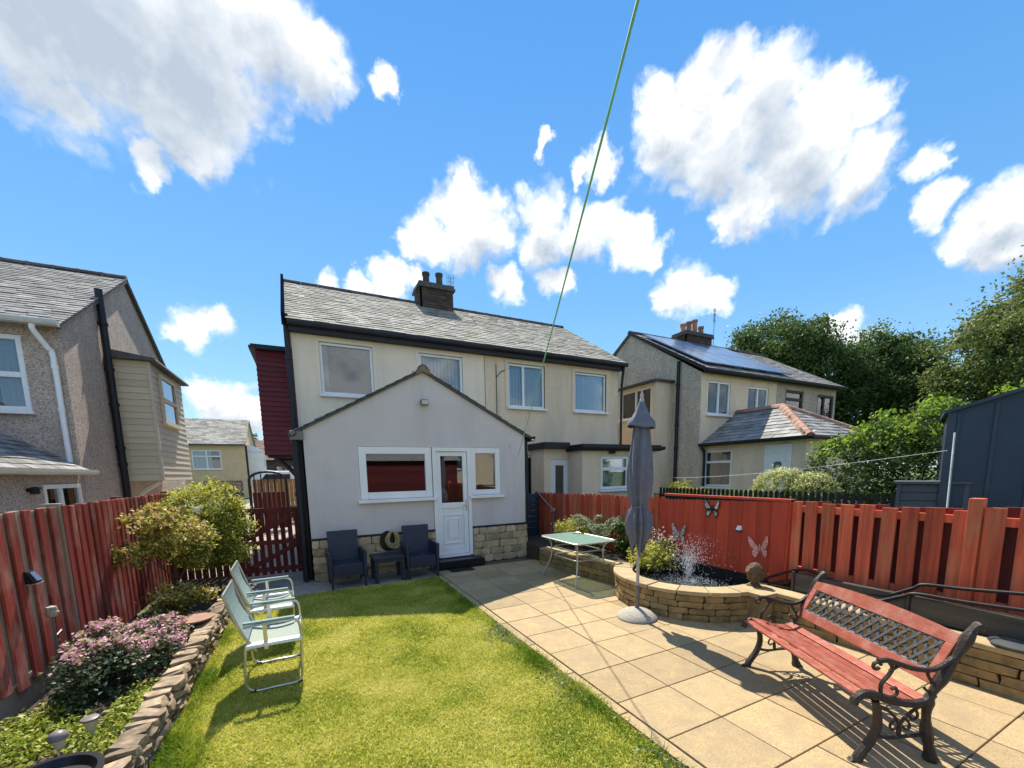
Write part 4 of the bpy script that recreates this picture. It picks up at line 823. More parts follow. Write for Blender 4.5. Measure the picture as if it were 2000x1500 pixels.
# ================================================================== fences
fx = -2.09
lf = thing('left_fence', 'weathered red close-boarded fence of overlapping boards along the left flower bed', 'fence', (fx, 5, 0))
bm_a = [MB().box(-.011, .011, -.052, .052, 0, 1).mesh('board', .004) for _ in range(3)]
y = 2.4; k = 0
while y < 8.75:     # wide near boards, closer further on; every second board set back
    front = k % 2 == 0; near = y < 5.25
    pitch = .097 if near else .070
    top = 1.615+.006*math.sin(k*1.7); bot = (.30-.02*(k % 3) if near else .14)
    mt = 'fence_red' if front or not near else 'fence_grey'
    me = bm_a[k % 3] if mt == 'fence_red' else None
    if mt == 'fence_grey':
        if 'bm_g' not in globals(): bm_g = MB().box(-.011, .011, -.052, .052, 0, 1).mesh('board', .004)
        me = bm_g
    o = put('board', me, mt, lf); o.location = (fx+(.024 if front else -.002), y, bot+(.05 if not front else 0)); o.scale = (1, (1.0 if near else .86)*random.uniform(.94, 1.06)*(1 if front else 1.3), top-bot-(.055 if not front else 0)); o.rotation_euler = (random.uniform(-.008, .008), 0, random.uniform(-.04, .04))
    y += pitch; k += 1
for z in (.45, 1.0, 1.42): mb = MB(); mb.box(fx-.06, fx-.016, 2.3, 8.8, z-.035, z+.035); mb.build('rail', 'fence_grey', lf)
for y in (5.27, 6.75, 8.7, 3.4):
    mb = MB(); mb.box(fx-.09, fx+.03 if y == 5.27 else fx-.015, y-.04, y+.04, 0, 1.64); mb.build('post', 'fence_grey' if y == 5.27 else 'fence_dark', lf, bevel=.006)
for y in (2.3, 3.72, 5.2):
    mb = MB(); mb.box(fx-.05, fx+.0, y, y+1.40, -.05, .30); mb.build('gravel_board', 'concrete', lf, bevel=.008)
mb = MB(); mb.box(fx-.03, fx+.0, 2.3, 8.8, 1.565, 1.60); mb.build('back_slat', 'fence_dark', lf)
# short dark return and the side gate across the passage
gf = thing('side_return_fence', 'dark red low fence between the variegated shrubs and the side gate', 'fence', (-1.6, 8.72, 0))
me = MB().box(-.045, .045, -.01, .01, 0, 1.2).mesh('board')
for i in range(9): put('board', me, 'fence_dark', gf, (-2.02+i*.102, 8.73, .02))
for z in (.3, .95): mb = MB(); mb.box(-2.07, -1.15, 8.742, 8.78, z, z+.07); mb.build('rail', 'fence_dark', gf)
sg = thing('side_gate', 'dark red braced picket gate between the shrubs and the grey extension', 'gate', (-.65, 8.6, 0))
me = MB().box(-.038, .038, -.009, .009, .06, 1.28).mesh('picket')
for i in range(8): put('picket', me, 'fence_dark', sg, (-1.05+i*.118, 8.60, 0))
for z, h in ((1.19, .1), (.62, .08), (.12, .08)): mb = MB(); mb.box(-1.1, -.19, 8.555, 8.589, z, z+h); mb.build('rail', 'fence_dark', sg)
for za, zb in ((.72, 1.18), (.18, .62)): mb = MB(); mb.beam((-1.08, 8.545, za), (-.21, 8.545, zb), .085, .018, up=(0, 1, 0)); mb.build('brace', 'fence_dark', sg)
for x in (-1.14, -.15): mb = MB(); mb.box(x-.04, x+.04, 8.55, 8.65, 0, 1.36); mb.build('post', 'fence_dark', sg, bevel=.006)
ag = thing('arched_gate', 'dark red arched gate with spindle top far down the driveway', 'gate', (-1.2, 16.5, 0))
mb = MB(); arc = [(-1.2+.55*math.cos(a), 16.5, 1.75+.28*math.sin(a)) for a in [PI-i*PI/10 for i in range(11)]]; mb.tube([(-1.75, 16.5, 0)]+arc+[(-.65, 16.5, 0)], .045, 6); mb.build('gate_frame', 'bar_wood', ag)
for i in range(7): mb = MB(); mb.box(-1.68+i*.14, -1.56+i*.14, 16.49, 16.52, .05, 1.32); mb.build('board', 'fence_dark', ag)
for i in range(5): mb = MB(); mb.tube([(-1.6+i*.2, 16.5, 1.32), (-1.6+i*.2, 16.5, 1.95)], .02, 5); mb.build('spindle', 'bar_wood', ag)
pf = thing('pale_board_fence', 'pale timber fence closing the driveway behind the arched gate', 'fence', (-.5, 19, 0))
for i in range(16): mb = MB(); mb.box(-1.9+i*.14, -1.77+i*.14, 19, 19.02, 0, 1.75); mb.build('board', 'pale_wood', pf)
vc = thing('parked_van', 'white van parked far beyond the driveway, only its roof showing', 'van', (-1.1, 29.5, 0))
mb = MB(); mb.hexa([(-3.2, 29, .3), (1.0, 29, .3), (1.0, 30.7, .3), (-3.2, 30.7, .3)], [(-2.2, 29.1, 2.2), (.85, 29.1, 2.2), (.85, 30.6, 2.2), (-2.2, 30.6, 2.2)]); b_ = mb.build('body', 'white_car', vc, bevel=.15, smooth=True)
mb = MB(); mb.hexa([(-2.6, 28.985, 1.5), (-.9, 28.985, 1.5), (-.9, 29.0, 1.5), (-2.6, 29.0, 1.5)], [(-2.2, 29.06, 2.0), (-.9, 29.06, 2.0), (-.9, 29.08, 2.0), (-2.2, 29.08, 2.0)]); mb.build('side_window', 'bowl_black', vc)
for x in (-2.3, .2): mb = MB(); mb.tube([(x, 28.95, .32), (x, 29.2, .32)], .33, 16); mb.build('wheel', 'rubber', vc)
# right fence, three stretches on the line X = 5.3
RXF = 5.30
nf = thing('slatted_fence', 'orange red hit-and-miss slatted fence above the timber sleepers behind the bench', 'fence', (RXF, 1.8, .4))
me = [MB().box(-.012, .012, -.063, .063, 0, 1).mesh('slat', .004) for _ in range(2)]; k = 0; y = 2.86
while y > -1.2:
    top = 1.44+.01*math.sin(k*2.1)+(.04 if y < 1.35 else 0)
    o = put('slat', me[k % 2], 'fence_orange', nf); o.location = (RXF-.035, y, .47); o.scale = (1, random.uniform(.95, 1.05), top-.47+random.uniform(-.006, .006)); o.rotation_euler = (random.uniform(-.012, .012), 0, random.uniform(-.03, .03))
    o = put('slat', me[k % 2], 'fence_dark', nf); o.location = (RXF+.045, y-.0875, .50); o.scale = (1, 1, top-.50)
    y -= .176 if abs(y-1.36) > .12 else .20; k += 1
for z in (.62, 1.36): mb = MB(); mb.box(RXF-.0225, RXF+.0325, -1.3, 2.93, z-.045, z+.03); mb.build('rail', 'fence_orange', nf)
for y in (1.375, -.6): mb = MB(); mb.box(RXF-.075, RXF+.03, y-.045, y+.045, .3, 1.55); mb.build('post', 'fence_orange', nf, bevel=.006)
gp = thing('red_gate_panel', 'solid deep red tongue and groove fence panel behind the fountain', 'fence panel', (RXF, 3.9, .4))
me = MB().box(-.012, .012, -.0945, .0945, 0, 1).mesh('board', .005)
for i in range(10): o = put('board', me, 'gate_red', gp); o.location = (RXF-.08, 3.02+i*.192, .40); o.scale = (1, 1, 1.03-.006*i)
mb = MB(); mb.box(RXF-.066, RXF-.02, 2.92, 4.85, .5, .58); mb.box(RXF-.066, RXF-.02, 2.92, 4.85, 1.25, 1.33); mb.box(RXF-.094, RXF-.0, 2.89, 2.92, .42, 1.455); mb.box(RXF-.098, RXF-.0, 2.89, 4.86, 1.435, 1.465); mb.build('frame', 'gate_red', gp)
ff = thing('picket_top_fence', 'dark red fence of narrow notched boards behind the glass table and raised bed', 'fence', (RXF, 7, .3))
me = MB(); me.hexa([(-.010, -.058, 0), (.010, -.058, 0), (.010, .058, 0), (-.010, .058, 0)], [(-.010, -.058, .96), (.010, -.058, .96), (.010, .058, .96), (-.010, .058, .96)]); me.hexa([(-.010, -.058, .96), (.010, -.058, .96), (.010, .058, .96), (-.010, .058, .96)], [(-.010, -.036, 1), (.010, -.036, 1), (.010, .036, 1), (-.010, .036, 1)]); me = me.mesh('board')
y = 4.95; k = 0
while y < 9.0:
    top = 1.405-.018*(y-5); o = put('board', me, 'fence_orange' if k % 4 else 'gate_red', ff); o.location = (RXF-.02, y, .28); o.scale = (1, random.uniform(.95, 1.03), top-.28+random.uniform(-.012, .012)); y += .139; k += 1
for z in (.5, 1.15): mb = MB(); mb.box(RXF-.008, RXF+.04, 4.88, 9.0, z-.04, z+.04); mb.build('rail', 'fence_dark', ff)
dg = thing('dark_board_gate', 'near-black horizontal board gate between the extension and the red fence', 'gate', (4.8, 8.95, 0))
me = MB().box(4.36, 5.2, 8.95, 8.975, 0, .135).mesh('board', .004)
for i in range(9): put('board', me, 'shed_blue', dg, (0, 0, .04+i*.142))
mb = MB(); mb.box(4.34, 4.42, 8.976, 9.02, 0, 1.35); mb.box(5.16, 5.24, 8.976, 9.02, 0, 1.35); mb.build('post', 'black_wood', dg)
bp = thing('black_picket_fence', 'black picket fence across the neighbouring garden below the yellow bush', 'fence', (9, 6, .45))
me = MB(); me.hexa([(-.01, -.035, 0), (.01, -.035, 0), (.01, .035, 0), (-.01, .035, 0)], [(-.01, -.035, .86), (.01, -.035, .86), (.01, .035, .86), (-.01, .035, .86)]); me.hexa([(-.01, -.035, .86), (.01, -.035, .86), (.01, .035, .86), (-.01, .035, .86)], [(-.01, -.012, .9), (.01, -.012, .9), (.01, .012, .9), (-.01, .012, .9)]); me = me.mesh('picket')
for i in range(46): put('picket', me, 'black_wood', bp, (9.0, 3.35+i*.115, .46))
for z in (.65, 1.08): mb = MB(); mb.box(9.012, 9.05, 3.3, 8.6, z, z+.07); mb.build('rail', 'black_wood', bp)
# ================================================================== left bed: rubble wall and what stands there
sw = thing('rubble_wall', 'low rough rubble stone wall edging the left flower bed', 'wall', (-1.12, 5, 0))
mb = MB(); mb.box(-1.185, -1.07, 1.2, 7.2, -.05, .17); mb.build('mortar_core', 'mortar', sw)
stone_run(sw, (-1.12, 1.3, 0), (-1.12, 7.25, 0), -.02, [.06, .065, .06, .065], [.11, .16, .09, .2], .16, 'rubble', seed=11)
for o in [c for c in sw.children if c.name.startswith('stone')]: o.location.x += random.uniform(-.018, .018); o.rotation_euler = (random.uniform(-.25, .25), random.uniform(-.2, .2), o.rotation_euler.z+random.uniform(-.2, .2)); o.location.z += random.uniform(-.008, .008)
def bush(name, label, cat, base, ells, n, k, size, mt, aspect=.55, up=.5, spread=.28, stems=6, group=None, r0=.02, toplight=None, part='leaves', shell=(.55, 1.), flat=.75):
    t = thing(name, label, cat, base, None, group); P, C = cluster_pts(ells, n, k, spread, shell, flat)
    P = P[P[:, 2] > base[2]+.01]
    r = rng.random(len(P))*.75
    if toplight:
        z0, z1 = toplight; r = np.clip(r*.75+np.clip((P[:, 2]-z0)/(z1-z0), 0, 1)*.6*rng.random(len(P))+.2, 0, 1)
    leaf_mesh(part, P, size, mt, t, aspect, up, r)
    if stems: limbs('stem', base, C[rng.choice(len(C), min(stems, len(C)), replace=False)], r0, t)
    return t
B = lambda x, y, z: (x, y, z)
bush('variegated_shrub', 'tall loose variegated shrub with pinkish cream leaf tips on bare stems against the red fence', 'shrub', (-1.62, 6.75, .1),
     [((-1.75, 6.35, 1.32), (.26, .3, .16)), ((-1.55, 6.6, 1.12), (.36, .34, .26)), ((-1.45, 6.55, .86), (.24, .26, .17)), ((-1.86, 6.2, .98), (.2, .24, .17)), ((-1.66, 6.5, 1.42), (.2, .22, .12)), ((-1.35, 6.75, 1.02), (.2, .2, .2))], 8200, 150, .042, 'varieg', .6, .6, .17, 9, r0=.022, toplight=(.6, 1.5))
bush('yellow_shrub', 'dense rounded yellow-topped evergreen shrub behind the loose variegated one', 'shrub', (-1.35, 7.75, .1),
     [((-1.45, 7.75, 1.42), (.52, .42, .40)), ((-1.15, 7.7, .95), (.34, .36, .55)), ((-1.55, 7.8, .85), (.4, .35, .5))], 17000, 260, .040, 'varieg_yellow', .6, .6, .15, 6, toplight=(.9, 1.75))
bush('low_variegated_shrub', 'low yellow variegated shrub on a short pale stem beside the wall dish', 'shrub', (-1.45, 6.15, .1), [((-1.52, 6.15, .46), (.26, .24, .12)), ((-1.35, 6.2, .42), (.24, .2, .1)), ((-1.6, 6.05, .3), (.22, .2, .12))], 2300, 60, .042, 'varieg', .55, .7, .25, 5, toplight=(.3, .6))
def pink():
    t = thing('pink_flowering_shrub', 'mounded shrub covered in small pink flowers above dark leaves beside the rubble wall', 'shrub', (-1.6, 4.75, .1))
    el = [((-1.60, 4.32, .27), (.28, .34, .24)), ((-1.47, 4.75, .28), (.27, .38, .22)), ((-1.70, 4.66, .33), (.24, .34, .24)), ((-1.45, 5.15, .26), (.22, .3, .18))]
    P, C = cluster_pts(el, 6500, 120, .2); P = P[(P[:, 2] > .11) & (P[:, 0] < -1.17)]; r = np.clip(rng.random(len(P))*.8+(rng.random(len(P)) < .12)*.25, 0, 1)
    leaf_mesh('leaves', P, .036, 'shrub_dark', t, .6, .6, r)
    P, C = cluster_pts(el, 9500, 190, .10, (.9, 1.12)); P = P[(P[:, 2] > .30-.10*rng.random(len(P)))]; P[:, 2] += .03
    d = (P[:, 1]-4.2)/1.2; P = P[(P[:, 2] > .50-.42*d+rng.normal(0, .06, len(P)))]
    leaf_mesh('blossom', P, .028, 'flower_pink', t, .8, 1.2); limbs('stem', (-1.6, 4.75, .1), C[rng.choice(len(C), 6, replace=False)], .015, t)
pink()
def cover():
    n = 9000; P = np.stack([rng.uniform(-2.06, -1.2, n), rng.uniform(2.4, 4.25, n), np.zeros(n)], 1)
    keep = (np.sin(P[:, 0]*9)+np.sin(P[:, 1]*7+1)+rng.normal(0, .7, n) > -.7) & ((P[:, 1] < 3.95+.3*np.sin(P[:, 0]*6)) | (P[:, 0] > -1.45)); P = P[keep]; P[:, 2] = .11+rng.random(len(P))**2*.09
    tag(leaf_mesh('ground_cover', P, .040, 'cover', None, .5, .9), 'yellow-green creeping plants covering the left bed soil', 'ground cover', kind='stuff')
cover()
def on_bed(x, y, z=.1): return onz(x, y, z)
# solar stake lights, bowl, dish, wall lights
def stake(label, px, py, headz, kind):
    p = onz(px, py, .12); t = thing('solar_stake_light', label, 'garden light', (p.x, p.y, .1), 0, 'solar stake lights')
    mb = MB(); mb.tube([(0, 0, -.03), (0, 0, headz-.1)], .006, 6); mb.build('stake', 'grey_metal', t)
    if kind == 'cone':
        mb = MB(); mb.lathe([(.006, headz-.115), (.016, headz-.09), (.042, headz-.01)], 16); mb.build('lamp_shade', 'lamp_glass', t, smooth=True); mb = MB(); mb.lathe([(.046, headz-.01), (.046, headz+.004), (.03, headz+.01)], 16); mb.build('cap', 'lamp_cap', t, smooth=True)
    else:
        mb = MB(); mb.lathe([(.004, headz-.09), (.024, headz-.07), (.03, headz-.03), (.03, headz)], 16); mb.build('lamp_shade', 'lamp_glass', t, smooth=True); mb = MB(); mb.lathe([(.046, headz-.012), (.048, headz), (.04, headz+.022), (.02, headz+.035), (.002, headz+.038)], 16); mb.build('cap', 'lamp_cap', t, smooth=True)
stake('solar stake light with a clear cone shade beside the pink shrub', 184, 1452, .20, 'cone')
stake('solar stake light with domed grey cap beside the black bowl', 124, 1498, .22, 'dome')
bo = tag(MB().lathe([(.10, 0), (.15, .03), (.20, .13), (.225, .17), (.235, .172), (.235, .185), (.205, .185), (.18, .14), (.10, .06)], 36).build('plastic_bowl', 'bowl_black', None, smooth=True), 'large black plastic bowl of water on the left bed beside the rubble wall', 'bowl'); bo.location = (-1.36, 2.86, .10)
mb = MB(); mb.lathe([(.19, .142), (.001, .143)], 36); mb.build('water', 'still_water', bo)
p = onz(385, 1207, .27); t = thing('wall_dish', 'shallow grey dish with terracotta rim resting on the rubble wall top', 'dish', (p.x-.02, p.y, .245), 0)
mb = MB(); mb.lathe([(.13, 0), (.17, .012), (.175, .03), (.165, .03)], 28); mb.build('rim', 'terracotta', t, smooth=True); mb = MB(); mb.lathe([(.163, .026), (.10, .022), (.001, .022)], 28); mb.build('slate_base', 'dish_grey', t, smooth=True)
p = onx(58, 1127, fx+.05); t = thing('solar_fence_light', 'steel and black hooded solar light fixed to the left red fence', 'wall lamp', (p.x, p.y, p.z), 0)
mb = MB(); mb.hexa([(-.02, -.045, -.05), (.05, -.045, -.05), (.05, .045, -.05), (-.02, .045, -.05)], [(-.02, -.04, .05), (.005, -.04, .05), (.005, .04, .05), (-.02, .04, .05)]); mb.build('housing', 'bowl_black', t, bevel=.006); mb = MB(); mb.box(-.01, .056, -.05, .05, -.06, -.05); mb.build('lens_plate', 'steel', t, bevel=.003); mb = MB(); mb.hexa([(.046, -.034, -.03), (.056, -.034, -.03), (.056, .034, -.03), (.046, .034, -.03)], [(.014, -.03, .04), (.02, -.03, .04), (.02, .03, .04), (.014, .03, .04)]); mb.build('solar_cell', 'solar', t)
p = onx(103, 1205, fx+.16); t = thing('stake_ornament', 'weathered ball ornament on a leaning metal rod in front of the left fence', 'ornament', (p.x, p.y, .1), 0)
z = p.z-.1; mb = MB(); mb.tube([(0, 0, -.02), (0, 0, z)], .008, 6); mb.build('rod', 'grey_metal', t); mb = MB(); mb.lathe([(.004, z), (.03, z+.006), (.042, z+.03), (.04, z+.045), (.034, z+.05), (.036, z+.06), (.03, z+.085), (.004, z+.095)], 14); mb.build('ball', 'granite', t, smooth=True); mb = MB(); mb.tube([(0, 0, z-.16), (0, .09, z-.14)], .007, 6); mb.build('crosspiece', 'grey_metal', t)
# ================================================================== folding chairs
def folding_chair():
    "local: faces +X, width along Y, origin on the ground at the middle"
    t = thing('folding_chair', '', 'chair', (0, 0, 0), 0, 'folding garden chairs on the lawn')
    def sym(pts, s): return [(x, s*y, z) for x, y, z in pts]
    w = .305
    for s in (-1, 1):
        mb = MB(); mb.tube(bez([(-.20, w*s, .40), (-.22, w*s, .20), (-.215, w*s, .06), (-.15, w*s, .012), (0, w*s, .012), (.15, w*s, .012), (.205, w*s, .05), (.215, w*s, .18), (.225, w*s, .42), (.215, w*s, .56), (.15, w*s, .605), (0, w*s, .60), (-.2, w*s, .585)], 5), .0115, 8); mb.build('side_frame', 'steel', t, smooth=True)
        mb = MB(); mb.box(-.20, .19, w*s-.024, w*s+.024, .610, .630); mb.build('armrest', 'fabric_aqua', t, bevel=.008)
        mb = MB(); mb.tube(bez([(-.12, (w-.02)*s, .36), (-.21, (w-.02)*s, .52), (-.275, (w-.02)*s, .72), (-.32, (w-.02)*s, .88)], 5), .0115, 8); mb.build('back_upright', 'steel', t, smooth=True)
        mb = MB(); mb.box(-.06, -.03, (w-.005)*s-.012, (w-.005)*s+.012, .37, .60); mb.build('hinge_strap', 'steel', t)
    for x, z, ww_ in ((.22, .40, w), (-.18, .39, w), (-.32, .88, w-.02)): mb = MB(); mb.tube([(x, -ww_, z), (x, ww_, z)], .011, 8); mb.build('crossbar', 'steel', t)
    mb = MB()
    for i in range(8):
        a, b = i/8, (i+1)/8
        f = lambda q: (-.19+.42*q, .425-.03*math.sin(q*PI))
        (xa, za), (xb, zb) = f(a), f(b); mb.hexa([(xa, -w+.015, za-.006), (xb, -w+.015, zb-.006), (xb, w-.015, zb-.006), (xa, w-.015, za-.006)], [(xa, -w+.015, za), (xb, -w+.015, zb), (xb, w-.015, zb), (xa, w-.015, za)])
    mb.build('seat', 'fabric_grey', t, smooth=True)
    mb = MB(); mb.box(-.2, .235, -w-.03, -w+.05, .40, .432); mb.build('seat_edge', 'fabric_white', t, bevel=.012)
    mb = MB(); mb.box(-.2, .235, w-.05, w+.012, .40, .432); mb.build('seat_edge', 'fabric_white', t, bevel=.012)
    mb = MB()
    for i in range(6):
        a, b = i/6, (i+1)/6; g = lambda q: (-.185-.135*q-.03*math.sin(q*PI), .46+.42*q)
        (xa, za), (xb, zb) = g(a), g(b); mb.hexa([(xa, -w+.03, za), (xa+.008, -w+.03, za), (xa+.008, w-.03, za), (xa, w-.03, za)], [(xb, -w+.03, zb), (xb+.008, -w+.03, zb), (xb+.008, w-.03, zb), (xb, w-.03, zb)])
    mb.build('backrest', 'fabric_aqua', t, smooth=True)
    mb = MB()
    for s in (-1, 1):
        for x in (-.17, .19): mb.tube([(x-.02, w*s, .0135), (x+.02, w*s, .0135)], .0135, 8)
    mb.build('rubber_foot', 'rubber', t)
    return t
fc = folding_chair(); L = ['steel framed folding chair with pale seat edge beside the pink shrub, nearest the lawn middle', 'steel framed folding chair in the middle of the row of three', 'steel framed folding chair of the row nearest the side gate']
L = ['steel framed folding chair on the lawn beside the pink flowering shrub', 'steel framed folding chair on the lawn closer to the side gate']
for i, (x, y, r) in enumerate(((-.38, 4.29, .02), (-.47, 5.36, .03))):
    o = fc if i == 0 else copy_tree(fc); o.location = (x, y, 0); o.rotation_euler = (0, 0, r); o['label'] = L[i]
# ================================================================== rattan armchairs and side table
def rattan():
    t = thing('rattan_armchair', '', 'armchair', (0, 0, 0), 0, 'navy rattan armchairs by the back door')
    mb = MB(); mb.box(-.235, .235, -.27, .24, .20, .40); mb.build('seat', 'navy_plastic', t, bevel=.015)
    mb = MB(); mb.hexa([(-.235, .21, .38), (.235, .21, .38), (.235, .26, .38), (-.235, .26, .38)], [(-.25, .30, .90), (.25, .30, .90), (.25, .335, .90), (-.25, .335, .90)]); mb.build('backrest', 'navy_plastic', t, bevel=.012)
    for s in (-1, 1):
        mb = MB(); mb.hexa([(s*.235, -.285, .14), (s*.28, -.285, .14), (s*.28, .28, .14), (s*.235, .28, .14)], [(s*.245, -.29, .61), (s*.30, -.29, .61), (s*.30, .30, .60), (s*.245, .30, .60)]); mb.build('arm', 'navy_plastic', t, bevel=.014)
        for y in (-.255, .26): mb = MB(); mb.hexa([(s*.24, y-.016, 0), (s*.272, y-.016, 0), (s*.272, y+.016, 0), (s*.24, y+.016, 0)], [(s*.238, y-.026, .15), (s*.28, y-.026, .15), (s*.28, y+.026, .15), (s*.238, y+.026, .15)]); mb.build('leg', 'navy_plastic', t)
    return t
ra = rattan(); ra.location = (.50, 7.34, .0); ra.rotation_euler = (0, 0, .04); ra['label'] = 'navy rattan armchair beside the drainpipe at the extension corner'
o = copy_tree(ra); o.location = (1.76, 7.36, 0); o.rotation_euler = (0, 0, -.02); o['label'] = 'navy rattan armchair next to the white back door'
st = thing('side_table', 'square navy side table between the two rattan armchairs', 'table', (1.18, 7.36, 0), .02)
mb = MB(); mb.box(-.27, .27, -.24, .24, .40, .445); mb.build('table_top', 'navy_plastic', st, bevel=.012); mb = MB(); mb.box(-.25, .25, -.225, .225, .345, .40); mb.build('apron', 'navy_plastic', st)
for a in (-1, 1):
    for b in (-1, 1): mb = MB(); mb.box(a*.225-.03, a*.225+.03, b*.2-.03, b*.2+.03, 0, .35); mb.build('leg', 'navy_plastic', st, bevel=.006)
hz = thing('hose_coil', 'coiled yellow garden hose hanging on the plinth above the side table', 'hose', (1.36, 7.74, .72), 0)
mb = MB()
for i in range(10):
    rx, rz = random.uniform(.05, .12), random.uniform(.10, .16); cx_ = random.uniform(-.025, .025); ph_ = random.uniform(-.3, .3)
    mb.tube([(cx_+rx*math.sin(t*.35+ph_)*(1-.35*math.cos(t*.35)), -.009*i+.012*math.sin(t*.8+i), rz*math.cos(t*.35)-rz+.09) for t in range(19)], .0075, 6)
mb.tube(bez([(.05, -.05, -.14), (.16, -.1, -.22), (.24, -.1, -.27)], 5), .011, 6); mb.build('hose', 'hose_yellow', hz, smooth=True)
mb = MB(); mb.lathe([(.16, -.02), (.165, 0), (.16, .02)], 20); me = mb.mesh('reel'); 
for v in me.vertices: v.co = Vector((v.co.x*.9-.08, v.co.z+.06, v.co.y*1.15-.1))
put('reel', me, 'bowl_black', hz)
mb = MB(); mb.box(2.32, 2.78, 7.22, 7.46, .003, .018); tag(mb.build('door_mat', 'rubber', None, bevel=.004), 'flat black rubber mat on the paving below the back doorstep', 'door mat')
# ================================================================== parasol
um = thing('folded_parasol', 'tall folded grey parasol tied shut, standing in its base beside the fountain', 'parasol', (3.62, 3.76, 0), .3)
mb = MB(); mb.tube([(0, 0, .40), (0, 0, 2.68)], .019, 12); mb.build('pole', 'pole_wood', um, smooth=True)
mb = MB(); mb.tube([(0, 0, .08), (0, 0, .42)], .027, 12); mb.tube([(0, 0, .36), (.05, 0, .36)], .008, 6); mb.build('pole_socket', 'grey_metal', um, smooth=True)
nf_ = 16; rr_ = random.Random(4); fold = [rr_.uniform(.75, 1.2) for _ in range(nf_)]
prof = [(.98, .06), (1.02, .09), (1.08, .115), (1.17, .13), (1.28, .125), (1.36, .10), (1.405, .08), (1.44, .085), (1.54, .115), (1.7, .132), (1.85, .135), (2.0, .127), (2.15, .112), (2.3, .097), (2.42, .08)]
def cloth(name, prof, n, depth, ph, parent, open_bottom=None):
    mb = MB(); base = []; N = n*6
    for z, r in prof:
        row = []
        for j in range(N):
            a = 2*PI*j/N; k = .9+.35*math.sin(3*a+z*2)
            cw = math.cos(a*n+.9*math.sin(z*4.1+a*2)+.8*math.sin(2*a+1)+ph); loose = 1.5 if z < 1.36 else 1
            q = 1+depth*k*loose*(abs(cw)**.6*(1 if cw > 0 else -1))+.10*math.sin(2*a+z*3.1)+(.16*math.sin(a+.8) if z < 1.38 else 0)
            zz = z+(open_bottom*(.5+.5*math.cos(a*3+.6)) if open_bottom and z == prof[0][0] else 0)
            row.append((r*q*math.cos(a), r*q*math.sin(a), zz))
        base.append(row)
    i0 = len(mb.v)
    for row in base: mb.v += row
    for i in range(len(base)-1):
        for j in range(N): mb.f.append((i0+i*N+j, i0+i*N+(j+1) % N, i0+(i+1)*N+(j+1) % N, i0+(i+1)*N+j)); mb.r.append(.5)
    o = mb.build(name, 'umbrella_cloth', parent, smooth=True); return o
cp = cloth('canopy', prof, 8, .2, 0, um, -.2)
cloth('top_flap', [(2.37, .165), (2.41, .155), (2.48, .105), (2.56, .065), (2.64, .035), (2.67, .008)], 4, .22, .8, um, -.03)
mb = MB(); mb.lathe([(.026, 2.64), (.026, 2.68), (.018, 2.69), (.02, 2.73), (.012, 2.75), (.004, 2.79)], 12); mb.build('finial', 'pole_wood', um, smooth=True)
mb = MB(); mb.tube([(.088*math.cos(a*.3)*(1+.06*math.sin(a*2)), .088*math.sin(a*.3)*(1+.06*math.cos(a*3)), 1.405+.004*math.sin(a)) for a in range(22)], .011, 6); mb.build('tie_strap', 'umbrella_cloth', um)
mb = MB(); mb.lathe([(.245, 0), (.25, .015), (.235, .04), (.17, .085), (.09, .112), (.04, .125), (.03, .125)], 40); mb.build('base', 'granite', um, smooth=True)
# ================================================================== glass table
gt = thing('glass_patio_table', 'rectangular green glass patio table on splayed pale metal legs beside the raised bed', 'table', (4.06, 5.68, 0), 0)
def rrect(w, l, r, n=6):
    out = []
    for cx, cy, a0 in ((w-r, l-r, 0), (-w+r, l-r, PI/2), (-w+r, -l+r, PI), (w-r, -l+r, 1.5*PI)):
        out += [(cx+r*math.cos(a0+PI/2*i/n), cy+r*math.sin(a0+PI/2*i/n)) for i in range(n+1)]
    return out
pts = rrect(.40, .56, .10); mb = MB(); mb.hexa([(x, y, .712) for x, y in rrect(.385, .545, .09)], [(x, y, .720) for x, y in rrect(.385, .545, .09)]); mb.build('glass_top', 'table_glass', gt)
mb = MB(); mb.tube([(x, y, .714) for x, y in pts+pts[:2]], .014, 6); mb.build('rim', 'pale_metal', gt, smooth=True)
for sx in (-1, 1):
    for sy in (-1, 1):
        mb = MB(); mb.tube(bez([(sx*.33, sy*.46, .70), (sx*.27, sy*.40, .62), (sx*.26, sy*.385, .45), (sx*.27, sy*.40, .34), (sx*.33, sy*.46, .16), (sx*.37, sy*.50, .06), (sx*.38, sy*.51, .0)], 5), .013, 8); mb.build('leg', 'pale_metal', gt, smooth=True)
mb = MB()
for z, k in ((.40, .98), (.55, .98)):
    q = rrect(.26*k, .385*k, .12); mb.tube([(x, y, z) for x, y in q+q[:2]], .009, 6)
mb.build('stretcher', 'pale_metal', gt, smooth=True)
# ================================================================== raised bed, pond, retaining wall
bw = thing('raised_bed_wall', 'low sandstone wall of the raised bed behind the glass table', 'wall', (4.4, 6, 0))
A, Bp = Vector((4.14, 7.0, 0)), Vector((4.45, 4.72, 0))
mb = MB(); mb.beam((A.x+.08, A.y, .155), (Bp.x+.08, Bp.y, .155), .14, .33); mb.build('core', 'mortar', bw)
stone_run(bw, A, Bp, 0, [.10, .095, .10], [.22, .3, .18, .36], .12, 'stone', seed=21)
for i in range(5):
    a = A.lerp(Bp, i/5); b = A.lerp(Bp, (i+1)/5-.012); mb = MB(); mb.beam((a.x+.06, a.y, .318), (b.x+.06, b.y, .318), .22, .042); mb.build('coping_stone', 'coping', bw, bevel=.008)
PC = Vector((4.87, 4.02, 0)); PR = 1.03; PH = .36
pond = thing('round_fountain_pond', 'curved sandstone pond wall with flat pale coping stones in front of the red panel', 'pond', (4.5, 4.02, 0))
a0, a1 = math.radians(112), math.radians(292)
